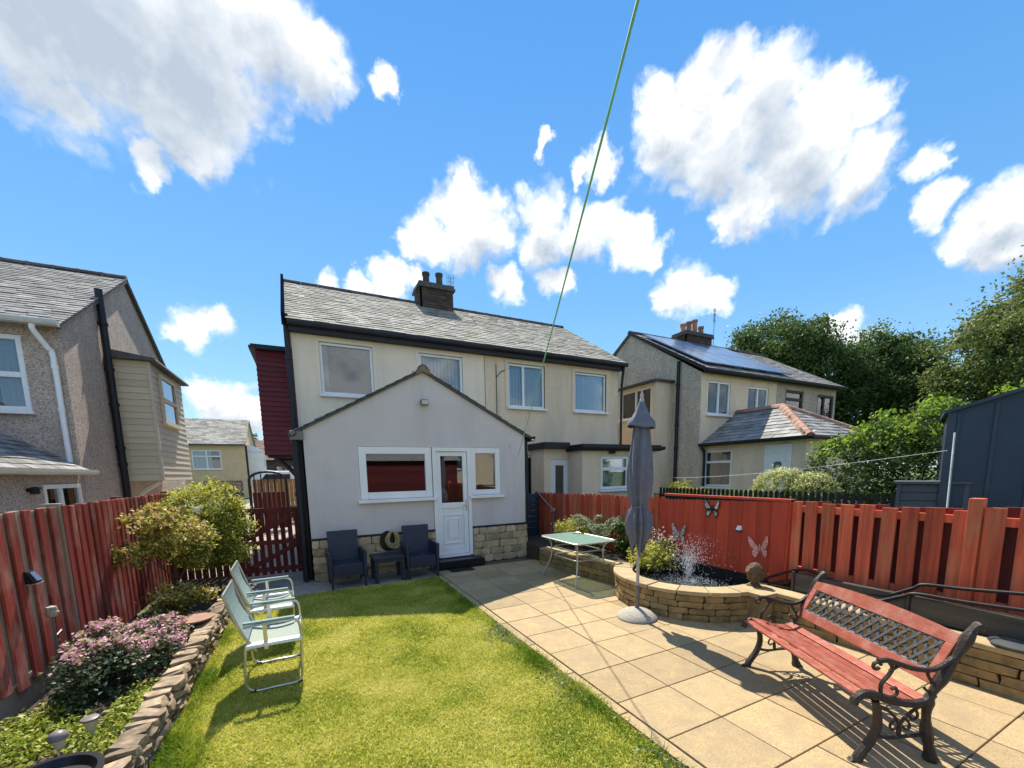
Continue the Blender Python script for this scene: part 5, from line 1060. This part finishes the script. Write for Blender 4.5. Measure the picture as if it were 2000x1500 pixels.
def arc(s): a = a0+s/PR; return PC+Vector((PR*.965*math.cos(a), PR*.965*math.sin(a), 0)), Vector((-math.sin(a), math.cos(a), 0))
stone_run(pond, (0, 0, 0), (1, 0, 0), 0, [.082, .08, .082, .08], [.22, .3, .17, .26], .10, 'stone', seed=31, curve=(arc, PR*(a1-a0)))
def ringpart(name, r0, r1, z0, z1, aa, ab, mt, parent, n=40, bevel=0):
    mb = MB(); P = []
    for i in range(n+1):
        a = aa+(ab-aa)*i/n; c, s = math.cos(a), math.sin(a); P.append((PC.x+r0*c, PC.y+r0*s, PC.x+r1*c, PC.y+r1*s))
    i0 = len(mb.v)
    for q in P: mb.v += [(min(q[0], 5.2), q[1], z0), (min(q[2], 5.2), q[3], z0), (min(q[2], 5.2), q[3], z1), (min(q[0], 5.2), q[1], z1)]
    for i in range(n):
        for k in range(4): a, b = i0+i*4+k, i0+i*4+(k+1) % 4; mb.f.append((a, b, b+4, a+4)); mb.r.append(.5)
    mb.f += [(i0, i0+1, i0+2, i0+3), (i0+n*4+3, i0+n*4+2, i0+n*4+1, i0+n*4)]; mb.r += [.5, .5]
    return mb.build(name, mt, parent, bevel=bevel)
ringpart('core', .82, .955, 0, PH-.03, a0, a1, 'mortar', pond); ringpart('liner', .80, .815, .02, PH-.035, a0, a1, 'bowl_black', pond)
nc = 9
for i in range(nc):
    aa = a0+(a1-a0)*i/nc+.006; ab = a0+(a1-a0)*(i+1)/nc-.006; ringpart('coping_stone', .80, 1.075, PH-.028+random.uniform(-.003, .003), PH+.022+random.uniform(-.004, .004), aa, ab, 'coping', pond, 6, .008)
mb = MB(); n = 40; mb.v.append((5.0, 4.02, .262)); 
for i in range(n+1):
    a = a0+(a1-a0)*i/n; mb.v.append((PC.x+.80*math.cos(a), PC.y+.80*math.sin(a), .262))
for i in range(n): mb.f.append((0, 1+i, 2+i)); mb.r.append(.5)
mb.v += [(5.19, 4.90, .262), (5.19, 3.2, .262)]; k = len(mb.v); mb.f.append((0, n+1, k-1)); mb.f.append((0, k-1, k-2)); mb.f.append((0, k-2, 1)); mb.r += [.5]*3
structure(mb.build('pond_water', 'water', None))
mb = MB(); mb.box(5.19, 5.205, 3.1, 4.92, .05, .44); mb.build('liner', 'bowl_black', pond)
def fountain():
    t = thing('fountain_spray', 'spray of bright water drops rising from the pond fountain', 'fountain', (4.87, 4.04, .26))
    mb = MB(); mb.lathe([(.03, -.04), (.03, .0), (.012, .02), (.012, .035), (.004, .035)], 10, (4.87, 4.04, .262)); mb.build('nozzle', 'bowl_black', t)
    n = 2300; V = []; Fc = []
    tet = np.array([[0, 0, 1], [.94, 0, -.33], [-.47, .82, -.33], [-.47, -.82, -.33]])
    octa = np.array([[1, 0, 0], [-1, 0, 0], [0, 1, 0], [0, -1, 0], [0, 0, 1], [0, 0, -1]]); of = [(0, 2, 4), (2, 1, 4), (1, 3, 4), (3, 0, 4), (2, 0, 5), (1, 2, 5), (3, 1, 5), (0, 3, 5)]
    g = 9.8; i = 0
    for k in range(n):
        jet = rng.random() < .5; a = rng.uniform(0, 2*PI); v0 = rng.uniform(2.3, 3.6); spread = abs(rng.normal(0, .24))+(.04 if jet else .10)
        vx = v0*math.sin(spread); vz = v0*math.cos(spread); T = 2*vz/g; q = rng.random()**(1.0 if not jet else 1.4)*T*(1 if not jet else .55)
        p = np.array([4.87+vx*math.cos(a)*q+rng.normal(0, .006), 4.04+vx*math.sin(a)*q+rng.normal(0, .006), .28+vz*q-.5*g*q*q])
        if p[2] < .265 or p[0] > 5.17: continue
        r = rng.uniform(.0022, .0058); st = 1+2.2*abs(vz-g*q)/3.4*rng.random()
        V.append(octa*r*np.array([1, 1, st])+p); Fc += [tuple(i*6+j for j in f) for f in of]; i += 1
    m = 1500   # splashes dancing on the surface
    for k in range(m):
        a = rng.uniform(0, 2*PI); d = abs(rng.normal(.30, .22)); p = np.array([4.80+d*math.cos(a), 3.9+d*math.sin(a)*.95, .268+abs(rng.normal(0, .012))])
        if math.hypot(p[0]-4.87, p[1]-4.02) > .78 or p[0] > 5.15: continue
        V.append(octa*rng.uniform(.002, .0055)*np.array([1.3, 1.3, .7])+p); Fc += [tuple(i*6+j for j in f) for f in of]; i += 1
    me = bpy.data.meshes.new('water_drops'); me.from_pydata(np.concatenate(V).tolist(), [], Fc); me.polygons.foreach_set('use_smooth', [True]*len(me.polygons))
    o = put('water_drops', me, 'droplet', t); o['kind'] = 'stuff'
fountain()
orn = thing('carved_ornament', 'small brown carved face ornament standing on the pond coping', 'ornament', (4.93, 3.10, .382), 1.9)
mb = MB(); mb.lathe([(.07, 0), (.075, .015), (.045, .03), (.04, .05), (.075, .08), (.092, .13), (.092, .19), (.08, .24), (.05, .28), (.02, .30), (.002, .305)], 18, wob=lambda a, z: 1+.16*math.sin(3*a+z*28)+.13*math.sin(5*a-z*47)+.12*math.sin(8*a+z*75)); mb.build('body', 'ornament', orn, smooth=True)
mb = MB(); mb.lathe([(.006, -.022), (.03, -.012), (.03, .012), (.006, .02)], 10, (.0, -.085, .17)); mb.lathe([(.004, -.014), (.016, 0), (.004, .014)], 8, (-.045, -.07, .205)); mb.lathe([(.004, -.014), (.016, 0), (.004, .014)], 8, (.045, -.07, .205)); mb.build('face', 'ornament', orn, smooth=True)
rw_ = thing('retaining_wall', 'sandstone retaining wall with pale coping and dark timber sleepers behind the bench', 'wall', (4.95, 1, 0))
mb = MB(); mb.box(4.93, 5.0, -1.2, 3.05, 0, .335); mb.build('core', 'mortar', rw_)
stone_run(rw_, (4.92, -1.2, 0), (4.92, 3.05, 0), 0, [.085, .08, .085, .08], [.24, .34, .2, .4], .10, 'stone', seed=41)
for i in range(7):
    mb = MB(); mb.box(4.86, 5.10, 2.50-i*.6, 3.09-i*.6, .335+.002*(i % 2), .382+.003*(i % 2)); mb.build('coping_stone', 'coping', rw_, bevel=.008)
mb = MB(); mb.box(4.62, 4.86, 2.78, 3.14, .335, .385); mb.build('coping_stone', 'coping', rw_, bevel=.008); mb = MB(); mb.box(4.66, 4.86, 2.82, 3.1, 0, .335); mb.build('pier', 'stone', rw_)
for i in range(4): mb = MB(); mb.box(5.12, 5.19, 1.72-i*1.05, 2.74-i*1.05, .385, .60); mb.build('sleeper', 'sleeper', rw_, bevel=.01)
for i in range(4): mb = MB(); mb.box(5.10, 5.2, 2.745-i*1.05, 2.765-i*1.05, .38, .62); mb.build('sleeper_post', 'sleeper', rw_)
# black hoses along the sleepers
hp = thing('black_pond_hose', 'thick black hoses snaking along the sleepers from the pond to the right', 'hose', (5.1, 2, .5))
pipe(hp, [onx(1500, 1128, 5.12), onx(1560, 1113, 5.16), onx(1600, 1122, 5.16), onx(1655, 1148, 5.15), onx(1720, 1163, 5.13), onx(1780, 1150, 5.14), onx(1805, 1142, 5.15), onx(1880, 1150, 5.16), onx(2000, 1160, 5.16), onx(2100, 1168, 5.16)], .016, 'rubber', 'upper_hose')
pipe(hp, [onx(1500, 1140, 5.12), onx(1570, 1135, 5.14), onx(1690, 1172, 5.11), onx(1760, 1165, 5.11), onx(1790, 1160, 5.11), onx(1880, 1175, 5.11), onx(2000, 1192, 5.11), onx(2100, 1205, 5.11)], .017, 'rubber', 'lower_hose')
for (px, py, r, lab) in ((1725, 1193, .13, 'shallow grey dish on the retaining wall behind the bench backrest'), (1985, 1262, .15, 'shallow grey dish on the retaining wall coping at the end of the bench')):
    p = onz(px, py, .40); d_ = tag(MB().lathe([(r*.7, 0), (r*.95, .01), (r, .028), (r*1.05, .03), (r*.97, .026), (r*.9, .014), (.001, .012)], 30).build('plant_saucer', 'dish_grey', None, smooth=True), lab, 'dish', 'saucers on the retaining wall'); d_.location = (max(4.98, min(p.x, 5.0)), p.y, .387)
# butterflies on the red panel
def butterfly(label, px, py, s, m1, m2, rot=0, x=5.2):
    p = onx(px, py, x); t = thing('butterfly_ornament', label, 'ornament', (p.x, p.y, p.z), 0, 'metal butterfly wall ornaments'); t.rotation_euler = (rot, 0, 0)
    up = [(.01, .0), (.05, .06), (.11, .15), (.135, .15), (.13, .07), (.10, .0), (.06, -.03)]; lo = [(.008, -.005), (.06, -.03), (.095, -.03), (.10, -.08), (.07, -.13), (.04, -.10)]
    for sg in (-1, 1):
        for q, nm in ((up, 'upper_wing'), (lo, 'lower_wing')):
            mb = MB(); P = [(a*s*sg, b*s) for a, b in q]; mb.prism(P, (0, 0, 0), Y_, Z_, X_, .006); o = mb.build(nm, m1, t); o.rotation_euler = (0, 0, .22*sg)
            c = Vector((sum(a for a, b in P)/len(P), sum(b for a, b in P)/len(P))); Q = [((a-c.x)*.68+c.x, (b-c.y)*.68+c.y) for a, b in P]
            mb = MB(); mb.prism(Q, (-.003, 0, 0), Y_, Z_, X_, .003); mb.build('wing_spot', m2, o)
    mb = MB(); mb.tube([(0, 0, -.06*s), (-.006, 0, 0), (0, 0, .05*s)], [.004, .009, .006], 8); mb.build('body', m1, t, smooth=True)
butterfly('black and white butterfly ornament high on the red panel', 1392, 994, 1.0, 'wing_dark', 'wing_white')
butterfly('pink butterfly ornament low on the red panel above the carved ornament', 1484, 1070, 1.0, 'wing_pink', 'wing_pink', -.15)
butterfly('pale cream butterfly ornament on the red panel behind the fountain spray', 1327, 1042, 1.0, 'wing_white', 'wing_white')
p = onx(1444, 1031, 5.19); t = thing('panel_light', 'tiny white hooded light on the red panel between the butterflies', 'wall lamp', tuple(p), 0)
mb = MB(); mb.hexa([(-.03, -.035, -.03), (.015, -.035, -.03), (.015, .035, -.03), (-.03, .035, -.03)], [(-.005, -.025, .03), (.015, -.025, .03), (.015, .025, .03), (-.005, .025, .03)]); mb.build('housing', 'upvc', t, bevel=.004); mb = MB(); mb.box(-.035, .015, -.04, .04, -.042, -.031); mb.build('base', 'bowl_black', t)
# planting in the raised bed
def rb(px, py): p = onz(px, py, .32); return (min(max(p.x, 4.4), 5.15), p.y, .30)
def rbush(name, label, px, base_y, rad, n, mt, size=.035, cat='shrub', up=.6, x=None, zc=None, **k):
    p = onz(px, base_y, .32); x = min(max(p.x, 4.45), 5.1) if x is None else x; y = ony(px, base_y, 1).y
    d = ray(px, base_y); y = d.y/d.x*x
    return bush(name, label, cat, (x, y, .30), [((x, y, zc or .30+rad[2]), rad), ((x+rad[0]*.4, y-rad[1]*.4, .30+rad[2]*.7), (rad[0]*.7, rad[1]*.7, rad[2]*.7))], n, 70, size, mt, .6, up, .22, 5, r0=.012, **k)
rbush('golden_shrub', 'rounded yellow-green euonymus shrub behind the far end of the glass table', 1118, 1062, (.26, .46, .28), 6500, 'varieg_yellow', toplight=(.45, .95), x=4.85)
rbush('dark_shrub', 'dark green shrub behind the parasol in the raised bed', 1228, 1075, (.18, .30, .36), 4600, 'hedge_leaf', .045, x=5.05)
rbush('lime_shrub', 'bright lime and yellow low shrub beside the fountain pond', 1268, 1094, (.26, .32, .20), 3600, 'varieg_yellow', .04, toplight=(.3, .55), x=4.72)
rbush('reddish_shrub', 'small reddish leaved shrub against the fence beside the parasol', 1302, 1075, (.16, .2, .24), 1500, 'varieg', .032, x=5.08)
def fernplant():
    p = (4.95, ray(1172, 1060).y/ray(1172, 1060).x*4.95, .30); t = thing('fern', 'pale green fern with arching fronds in the raised bed behind the table', 'fern', p); Pn = []; Tn = []; mb = MB()
    for k in range(19):
        a = 2*PI*k/19+rng.normal(0, .2); l = rng.uniform(.65, .95); o = Vector((math.cos(a), math.sin(a), 0)); b = Vector(p)
        path = [Vector((min(v.x, 5.22), v.y, v.z)) for v in bez([b, b+o*l*.2+Z_*l*.5, b+o*l*.45+Z_*l*.8, b+o*l*.7+Z_*l*.72], 7)]; mb.tube(path, .003, 4); sd = o.cross(Z_)
        for i, q in enumerate(path[3:]):
            for s in (-1, 1):
                w = .14*(1-i/len(path[3:])*.8)
                for u in (.25, .6, .95): Pn.append(Vector((min(q.x+sd.x*s*w*u, 5.24), q.y+sd.y*s*w*u, q.z+sd.z*s*w*u))+Vector((rng.normal(0, .006), rng.normal(0, .006), -.02*u))); Tn.append(sd*s+o*.4)
    leaf_mesh('frond', np.array([tuple(v) for v in Pn]), .07, 'fern', t, .38, 1.2, stalk=np.array([tuple(v) for v in Tn])); mb.build('stem', 'bark', t)
fernplant()
def whiteflowers():
    p = (4.98, ray(1290, 1085).y/ray(1290, 1085).x*4.98, .30); t = thing('white_flowering_plant', 'tall loose plant with small pinkish white flowers beside the fountain', 'plant', p); mb = MB(); P = []; Lf = []
    for k in range(14):
        q = Vector(p)+Vector((rng.normal(0, .10), rng.normal(0, .2), rng.uniform(.35, .66))); mb.tube(bez([p, (Vector(p)+q)/2+Vector((rng.normal(0, .03), rng.normal(0, .03), .03)), q], 4), .004, 5)
        for i in range(16): P.append(tuple(q+Vector(rng.normal(0, .032, 3))))
        for i in range(14): Lf.append(tuple(Vector(p).lerp(q, rng.uniform(.1, .85))+Vector(rng.normal(0, .035, 3))))
    leaf_mesh('flowers', np.array(P), .026, 'flower_white', t, .9, .4)['kind'] = 'stuff'; leaf_mesh('leaves', np.array(Lf), .035, 'hedge_leaf', t, .5, .5); mb.build('stem', 'bark', t)
whiteflowers()
# lines -----------------------------------------------------------
hk = ony(995, 871, EY-.01); lo = ony(1012, 890, EY-.30); far = deep(1240, 0, 1.35); far2 = far+(far-lo)*.35
tag(MB().tube([lo.lerp(far2, i/14)-Z_*.05*math.sin(PI*i/14) for i in range(15)], .0058, 6).build('green_clothes_line', 'line_green', None), 'taut green clothes line running from the extension wall up over the garden', 'clothes line')
cl = tag(MB().tube(bez([hk, hk+Vector((.04, -.06, -.12)), lo+Vector((-.04, 0, -.05)), lo], 6), .005, 6).build('line_tail', 'line_white', None), 'loose pale tail of clothes line hooked to the extension wall', 'rope')
mb = MB(); mb.tube([hk+Y_*.02, hk-Y_*.05, hk-Y_*.05+Z_*.03], .006, 6); mb.build('hook', 'steel', cl)
a, b = onx(1225, 932, 9.2), onx(1850, 880, 8.3); tag(MB().tube([a.lerp(b, i/16)-Z_*.16*math.sin(PI*i/16) for i in range(17)], .0028, 5).build('white_clothes_line', 'line_white', None), 'thin white clothes line crossing the neighbouring garden to the blue shed', 'clothes line')
lp = thing('line_post', 'slim grey post with pulley head by the red fence near the dark gate', 'post', (5.2, 8.0, 0))
x = 5.2; q = onx(1081, 996, x); mb = MB(); mb.tube([(x, q.y, 0), (x, q.y, q.z)], .028, 8); mb.build('post', 'grey_metal', lp); mb = MB(); mb.tube([(x-.04, q.y, q.z), (x+.03, q.y, q.z)], .05, 12); mb.build('pulley', 'pale_metal', lp); mb = MB(); mb.tube([q, onx(1050, 962, x)], .01, 6); mb.build('arm', 'pale_metal', lp)
# ================================================================== bench
bn = thing('garden_bench', 'red slatted garden bench with dark cast iron scroll ends and iron lattice back', 'bench', (3.50, 1.60, 0), math.radians(62))
HW = .635
def side(s):
    x = s*HW
    def cv(pts, r, flat=1.5, n=6): return bez([(x, a, b) for a, b in pts], n)
    mb = MB()
    back = [(-.215, .0), (-.20, .06), (-.165, .20), (-.15, .36), (-.165, .44), (-.235, .58), (-.31, .74), (-.365, .86), (-.40, .88)]
    p = cv(back, 0); mb.tube(p, [.028+.006*math.sin(i*.7)+(.006 if i < 8 else 0) for i in range(len(p))], 8)
    front = [(.245, .0), (.225, .05), (.17, .14), (.14, .24), (.15, .34), (.165, .40)]; p = cv(front, 0); mb.tube(p, [.030-.0003*i for i in range(len(p))], 8)
    seat = [(.30, .385), (.285, .425), (.23, .455), (.15, .435), (.05, .40), (-.05, .385), (-.13, .40), (-.175, .45)]; p = cv(seat, 0); mb.tube(p, .026, 8)
    mb.tube(cv([(.245, 0), (.27, .0), (.285, .012)], 0, n=3), .02, 6); mb.tube(cv([(-.215, 0), (-.24, 0.), (-.255, .012)], 0, n=3), .02, 6)
    mb.tube(cv([(.15, .17), (.06, .155), (-.03, .165), (-.16, .175)], 0), .013, 6)
    mb.build('end_frame', 'iron', bn, smooth=True)
    mb = MB(); arm = [(.205, .625), (.19, .60), (.165, .615), (.175, .655), (.215, .665), (.235, .635), (.22, .585), (.175, .575), (.16, .575)]
    mb.tube(cv([(.155, .64), (.17, .655), (.195, .65), (.20, .625), (.18, .612), (.165, .625)], 0), .011, 6)
    mb.tube(cv([(.175, .665), (.12, .668), (.05, .645), (-.04, .615), (-.13, .605), (-.20, .625), (-.27, .68)], 0), .017, 8)
    mb.build('armrest', 'iron', bn, smooth=True)
    mb = MB(); mb.tube(cv([(.11, .66), (.085, .62), (.105, .57), (.14, .52), (.14, .46), (.12, .43)], 0), .012, 6)
    mb.tube(cv([(.12, .44), (.07, .43), (.04, .455), (.055, .49), (.08, .48)], 0), .010, 6); mb.tube(cv([(.10, .60), (.06, .625), (.03, .645)], 0), .010, 6)
    mb.tube(cv([(-.20, .50), (-.16, .53), (-.13, .58), (-.14, .605)], 0), .010, 6); mb.tube(cv([(-.2, .46), (-.14, .47), (-.11, .50)], 0), .009, 6)
    mb.tube(cv([(.14, .37), (.07, .33), (.02, .27), (.0, .21), (.0, .165)], 0), .010, 6); mb.tube(cv([(-.12, .375), (-.06, .33), (-.01, .27), (.01, .21), (.0, .16)], 0), .010, 6)
    mb.tube(cv([(.03, .29), (.06, .24), (.045, .21), (.02, .225)], 0), .008, 6); mb.tube(cv([(-.03, .29), (-.06, .24), (-.045, .21), (-.02, .225)], 0), .008, 6); mb.tube(cv([(-.08, .36), (-.10, .30), (-.07, .275), (-.055, .30)], 0), .008, 6)
    mb.build('scrollwork', 'iron', bn, smooth=True)
for s in (-1, 1): side(s)
sp = [(.265, .447, .0), (.20, .462, -.20), (.125, .445, -.36), (.045, .418, -.20), (-.035, .404, -.10), (-.112, .412, .25)]
for (y, z, tilt) in sp:
    mb = MB(); an = tilt; mb.obox((0, y, z), (X_, Vector((0, math.cos(an), -math.sin(an))), Vector((0, math.sin(an), math.cos(an)))), (HW+.0, .0325, .010)); mb.build('seat_slat', 'bench_wood', bn, bevel=.005)
bd = Vector((0, -.165, .335)).normalized(); bnorm = Vector((1, 0, 0)).cross(bd); b0 = Vector((0, -.175, .50))
def bpt(x, v, off=0): return Vector((x, 0, 0))+b0+bd*v+bnorm*off
def brail(x0, x1, v0, v1, name):
    mb = MB(); mb.obox(bpt((x0+x1)/2, (v0+v1)/2), (X_, bd, bnorm), ((x1-x0)/2, (v1-v0)/2, .011)); mb.build(name, 'bench_wood', bn, bevel=.005)
brail(-HW+.02, HW-.02, .0, .075, 'bottom_rail'); brail(-HW+.02, -HW+.075, .0755, .28, 'stile'); brail(HW-.075, HW-.02, .0755, .28, 'stile')
mb = MB(); nseg = 14   # gently bowed top rail
for i in range(nseg):
    xa, xb = -HW+.02+(2*HW-.04)*i/nseg, -HW+.02+(2*HW-.04)*(i+1)/nseg; h = lambda x: .385-.035*(x/HW)**2
    mb.hexa([bpt(xa, .281, -.011), bpt(xb, .281, -.011), bpt(xb, .281, .011), bpt(xa, .281, .011)], [bpt(xa, h(xa), -.011), bpt(xb, h(xb), -.011), bpt(xb, h(xb), .011), bpt(xa, h(xa), .011)], .5)
mb.build('top_rail', 'bench_wood', bn)
mb = MB(); x0, x1, v0, v1 = -HW+.075, HW-.075, .0765, .2805; step = .0725; hgt = v1-v0
mb.tube([bpt(x0, v0+.004), bpt(x1, v0+.004)], .006, 4); mb.tube([bpt(x0, v1-.004), bpt(x1, v1-.004)], .006, 4)
for sg in (-1, 1):
    x = x0-hgt
    while x < x1+hgt:
        xa, xb = (x, x+hgt*.62) if sg > 0 else (x+hgt*.62, x); va, vb = v0, v1
        pts = []
        for k in range(9):
            u = k/8; xx = xa+(xb-xa)*u; 
            if x0 <= xx <= x1: pts.append(bpt(xx, v0+hgt*u, .003*sg))
        if len(pts) > 1: mb.beam(pts[0], pts[-1], .02, .006, up=bnorm)
        x += step
mb.build('lattice', 'iron_grey', bn)
mb = MB(); mb.beam((-HW, .16, .395), (HW, .16, .395), .012, .012); mb.beam((-HW, -.08, .375), (HW, -.08, .375), .012, .012); mb.build('stretcher_rod', 'iron', bn)
# ================================================================== neighbour's shed, box, hedge, bush, trees
sd = thing('blue_metal_shed', 'dark blue grey ribbed metal shed behind the slatted red fence', 'shed', (8.8, 2.7, .45))
P = deep(1855, 806, 6.2); U = Vector((.33, -.944, 0)).normalized(); Nb = Vector((.944, .33, 0)).normalized(); z0, ze = .45, P.z; P.z = 0; WS = 2.6; za = ze+.42
mb = MB(); A_ = P; B_ = P+U*WS; M_ = P+U*WS/2
mb.face([A_+Z_*z0, B_+Z_*z0, B_+Z_*ze, M_+Z_*za, A_+Z_*ze]); mb.face([A_+Z_*z0, A_+Nb*2+Z_*z0, A_+Nb*2+Z_*ze, A_+Z_*ze]); mb.face([B_+Z_*z0, B_+Nb*2+Z_*z0, B_+Nb*2+Z_*ze, B_+Z_*ze]); mb.face([A_+Nb*2+Z_*z0, B_+Nb*2+Z_*z0, B_+Nb*2+Z_*ze, M_+Nb*2+Z_*za, A_+Nb*2+Z_*ze]); mb.build('wall', 'shed_blue', sd)
for i in range(8):
    u = .10+i*.37; zt = ze+.42*(1-abs(u-WS/2)/(WS/2))-.05
    mb = MB(); mb.obox(A_+U*u-Nb*.012+Z_*(z0+zt)/2, (U, Nb, Z_), (.022, .012, (zt-z0)/2)); mb.build('rib', 'shed_trim', sd, bevel=.006)
mb = MB(); mb.obox(A_+U*.03-Nb*.02+Z_*(z0+ze)/2, (U, Nb, Z_), (.045, .02, (ze-z0)/2)); mb.build('corner_post', 'shed_trim', sd)
for a, b in ((A_-U*.06+Z_*(ze-.02), M_+Z_*za), (B_+U*.06+Z_*(ze-.02), M_+Z_*za)):
    mb = MB(); mb.hexa([a-Nb*.08, b-Nb*.08, b+Nb*2.05, a+Nb*2.05], [a-Nb*.08+Z_*.05, b-Nb*.08+Z_*.05, b+Nb*2.05+Z_*.05, a+Nb*2.05+Z_*.05]); mb.build('roof', 'shed_blue', sd)
q0 = deep(1865, 845, 6.1); q1 = deep(1849, 1000, 6.1); tag(MB().tube([q0, q1, (q1.x, q1.y, .45)], .012, 6).build('white_prop', 'line_white', None), 'thin white clothes prop leaning beside the blue shed corner', 'pole')
gb = thing('grey_storage_box', 'low grey shiplap garden storage box beside the blue shed', 'storage box', (8.5, 3.1, .45))
c0 = deep(1752, 945, 6.7); top = c0.z; c0.z = 0; U2 = U; ww = .80
mb = MB(); mb.obox(c0+U2*ww/2+Nb*.3+Z_*(.45+top)/2, (U2, Nb, Z_), (ww/2, .28, (top-.45)/2)); mb.build('body', 'box_grey', gb)
for i in range(8): mb = MB(); mb.obox(c0+U2*ww/2+Nb*.012+Z_*(top-.07-i*.135), (U2, Nb, Z_), (ww/2-.05, .008, .058)); mb.build('board', 'box_grey', gb, bevel=.004)
mb = MB(); mb.obox(c0+U2*.025+Nb*.0+Z_*(.45+top)/2, (U2, Nb, Z_), (.025, .022, (top-.45)/2)); mb.obox(c0+U2*(ww-.025)+Nb*.0+Z_*(.45+top)/2, (U2, Nb, Z_), (.025, .022, (top-.45)/2)); mb.obox(c0+U2*ww/2+Nb*.28+Z_*(top+.02), (U2, Nb, Z_), (ww/2+.03, .33, .02)); mb.build('lid', 'box_grey', gb)
def hedge():
    t = thing('tall_hedge', 'tall clipped hedge with bright lime new growth on top between the wing and the shed', 'hedge', (10.9, 3.8, .45)); n = 42000
    c = np.array([[10.9, 5.0, 1.5], [10.7, 4.2, 1.6], [10.7, 3.4, 1.7], [11.2, 2.6, 1.75], [11.6, 1.6, 1.8]]); ells = [(tuple(q), (.95, .65, [.98, 1.25, 1.3, 1.35, 1.35][i])) for i, q in enumerate(c)]
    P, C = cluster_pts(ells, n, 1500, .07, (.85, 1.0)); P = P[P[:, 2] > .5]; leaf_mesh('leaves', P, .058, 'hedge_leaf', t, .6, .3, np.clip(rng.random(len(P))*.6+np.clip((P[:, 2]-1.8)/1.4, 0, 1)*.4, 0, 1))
    P, C2 = cluster_pts(ells, 16000, 900, .08, (.93, 1.1)); w = rng.normal(0, .10, len(P)); P = P[P[:, 2] > 2.50+w-.18*(P[:, 1]-3.5)-.12]; leaf_mesh('new_growth', P, .075, 'hedge_tip', t, .6, .4); limbs('stem', (10.9, 3.8, .45), C[rng.choice(len(C), 10)], .05, t)
hedge()
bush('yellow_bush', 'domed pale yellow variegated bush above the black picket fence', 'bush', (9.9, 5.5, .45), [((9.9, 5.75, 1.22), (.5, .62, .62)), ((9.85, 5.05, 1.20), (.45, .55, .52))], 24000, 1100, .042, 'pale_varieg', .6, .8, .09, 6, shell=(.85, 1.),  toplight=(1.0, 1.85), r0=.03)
bush('lime_bush', 'small lime green bush behind the black picket fence below the wing window', 'bush', (9.5, 6.65, .45), [((9.5, 6.65, .95), (.28, .3, .42))], 2500, 50, .05, 'hedge_tip', .6, .7, .2, 4)
bush('small_green_shrub', 'small green shrub at the foot of the black soil pipe beyond the red fence', 'shrub', (9.9, 9.0, .45), [((9.95, 8.75, 1.08), (.5, .4, .42)), ((10.4, 8.5, .95), (.4, .35, .35))], 4500, 90, .06, 'varieg_yellow', .6, .7, .2, 4, toplight=(1.0, 1.6))
def tree(name, label, base, ells, n, k, size, mt, r0, sp=.2):
    t = thing(name, label, 'tree', base, None, 'trees beyond the gardens'); P, C = cluster_pts(ells, n, k, sp, (.5, 1.0), .8); P = P[P[:, 2] > base[2]+1.2]
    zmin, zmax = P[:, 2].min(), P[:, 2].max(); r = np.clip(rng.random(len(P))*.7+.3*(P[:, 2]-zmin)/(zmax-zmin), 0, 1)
    leaf_mesh('crown', P, size, mt, t, .6, .5, r); limbs('trunk', base, C[rng.choice(len(C), 16, replace=False)], r0, t, fork=.5, wob=.06)
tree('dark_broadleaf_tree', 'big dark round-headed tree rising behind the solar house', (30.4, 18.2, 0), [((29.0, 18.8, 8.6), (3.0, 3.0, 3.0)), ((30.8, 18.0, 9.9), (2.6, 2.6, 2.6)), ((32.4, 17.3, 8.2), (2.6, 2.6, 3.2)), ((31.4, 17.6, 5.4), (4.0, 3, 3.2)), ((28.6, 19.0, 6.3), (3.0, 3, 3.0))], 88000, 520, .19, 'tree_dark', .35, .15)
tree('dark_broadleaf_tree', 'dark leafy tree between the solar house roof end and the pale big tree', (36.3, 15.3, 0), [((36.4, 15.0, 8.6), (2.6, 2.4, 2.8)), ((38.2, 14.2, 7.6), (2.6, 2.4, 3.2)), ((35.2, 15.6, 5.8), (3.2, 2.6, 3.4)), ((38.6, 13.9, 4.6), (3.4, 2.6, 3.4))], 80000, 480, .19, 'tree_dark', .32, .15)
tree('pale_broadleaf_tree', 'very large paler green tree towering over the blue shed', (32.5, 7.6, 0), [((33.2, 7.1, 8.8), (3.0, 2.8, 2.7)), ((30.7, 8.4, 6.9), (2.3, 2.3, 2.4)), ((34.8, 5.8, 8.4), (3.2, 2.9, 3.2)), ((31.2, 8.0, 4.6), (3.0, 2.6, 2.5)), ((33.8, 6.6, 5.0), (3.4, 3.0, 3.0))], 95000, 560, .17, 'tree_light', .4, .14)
tree('far_small_tree', 'small far tree just showing above the brown roof in the gap', (-8.5, 75, 0), [((-8.0, 75, 7.0), (2.4, 2, 1.6))], 1500, 40, .4, 'tree_light', .2)
for o in bpy.data.objects:
    if '_w' in o: del o['_w']
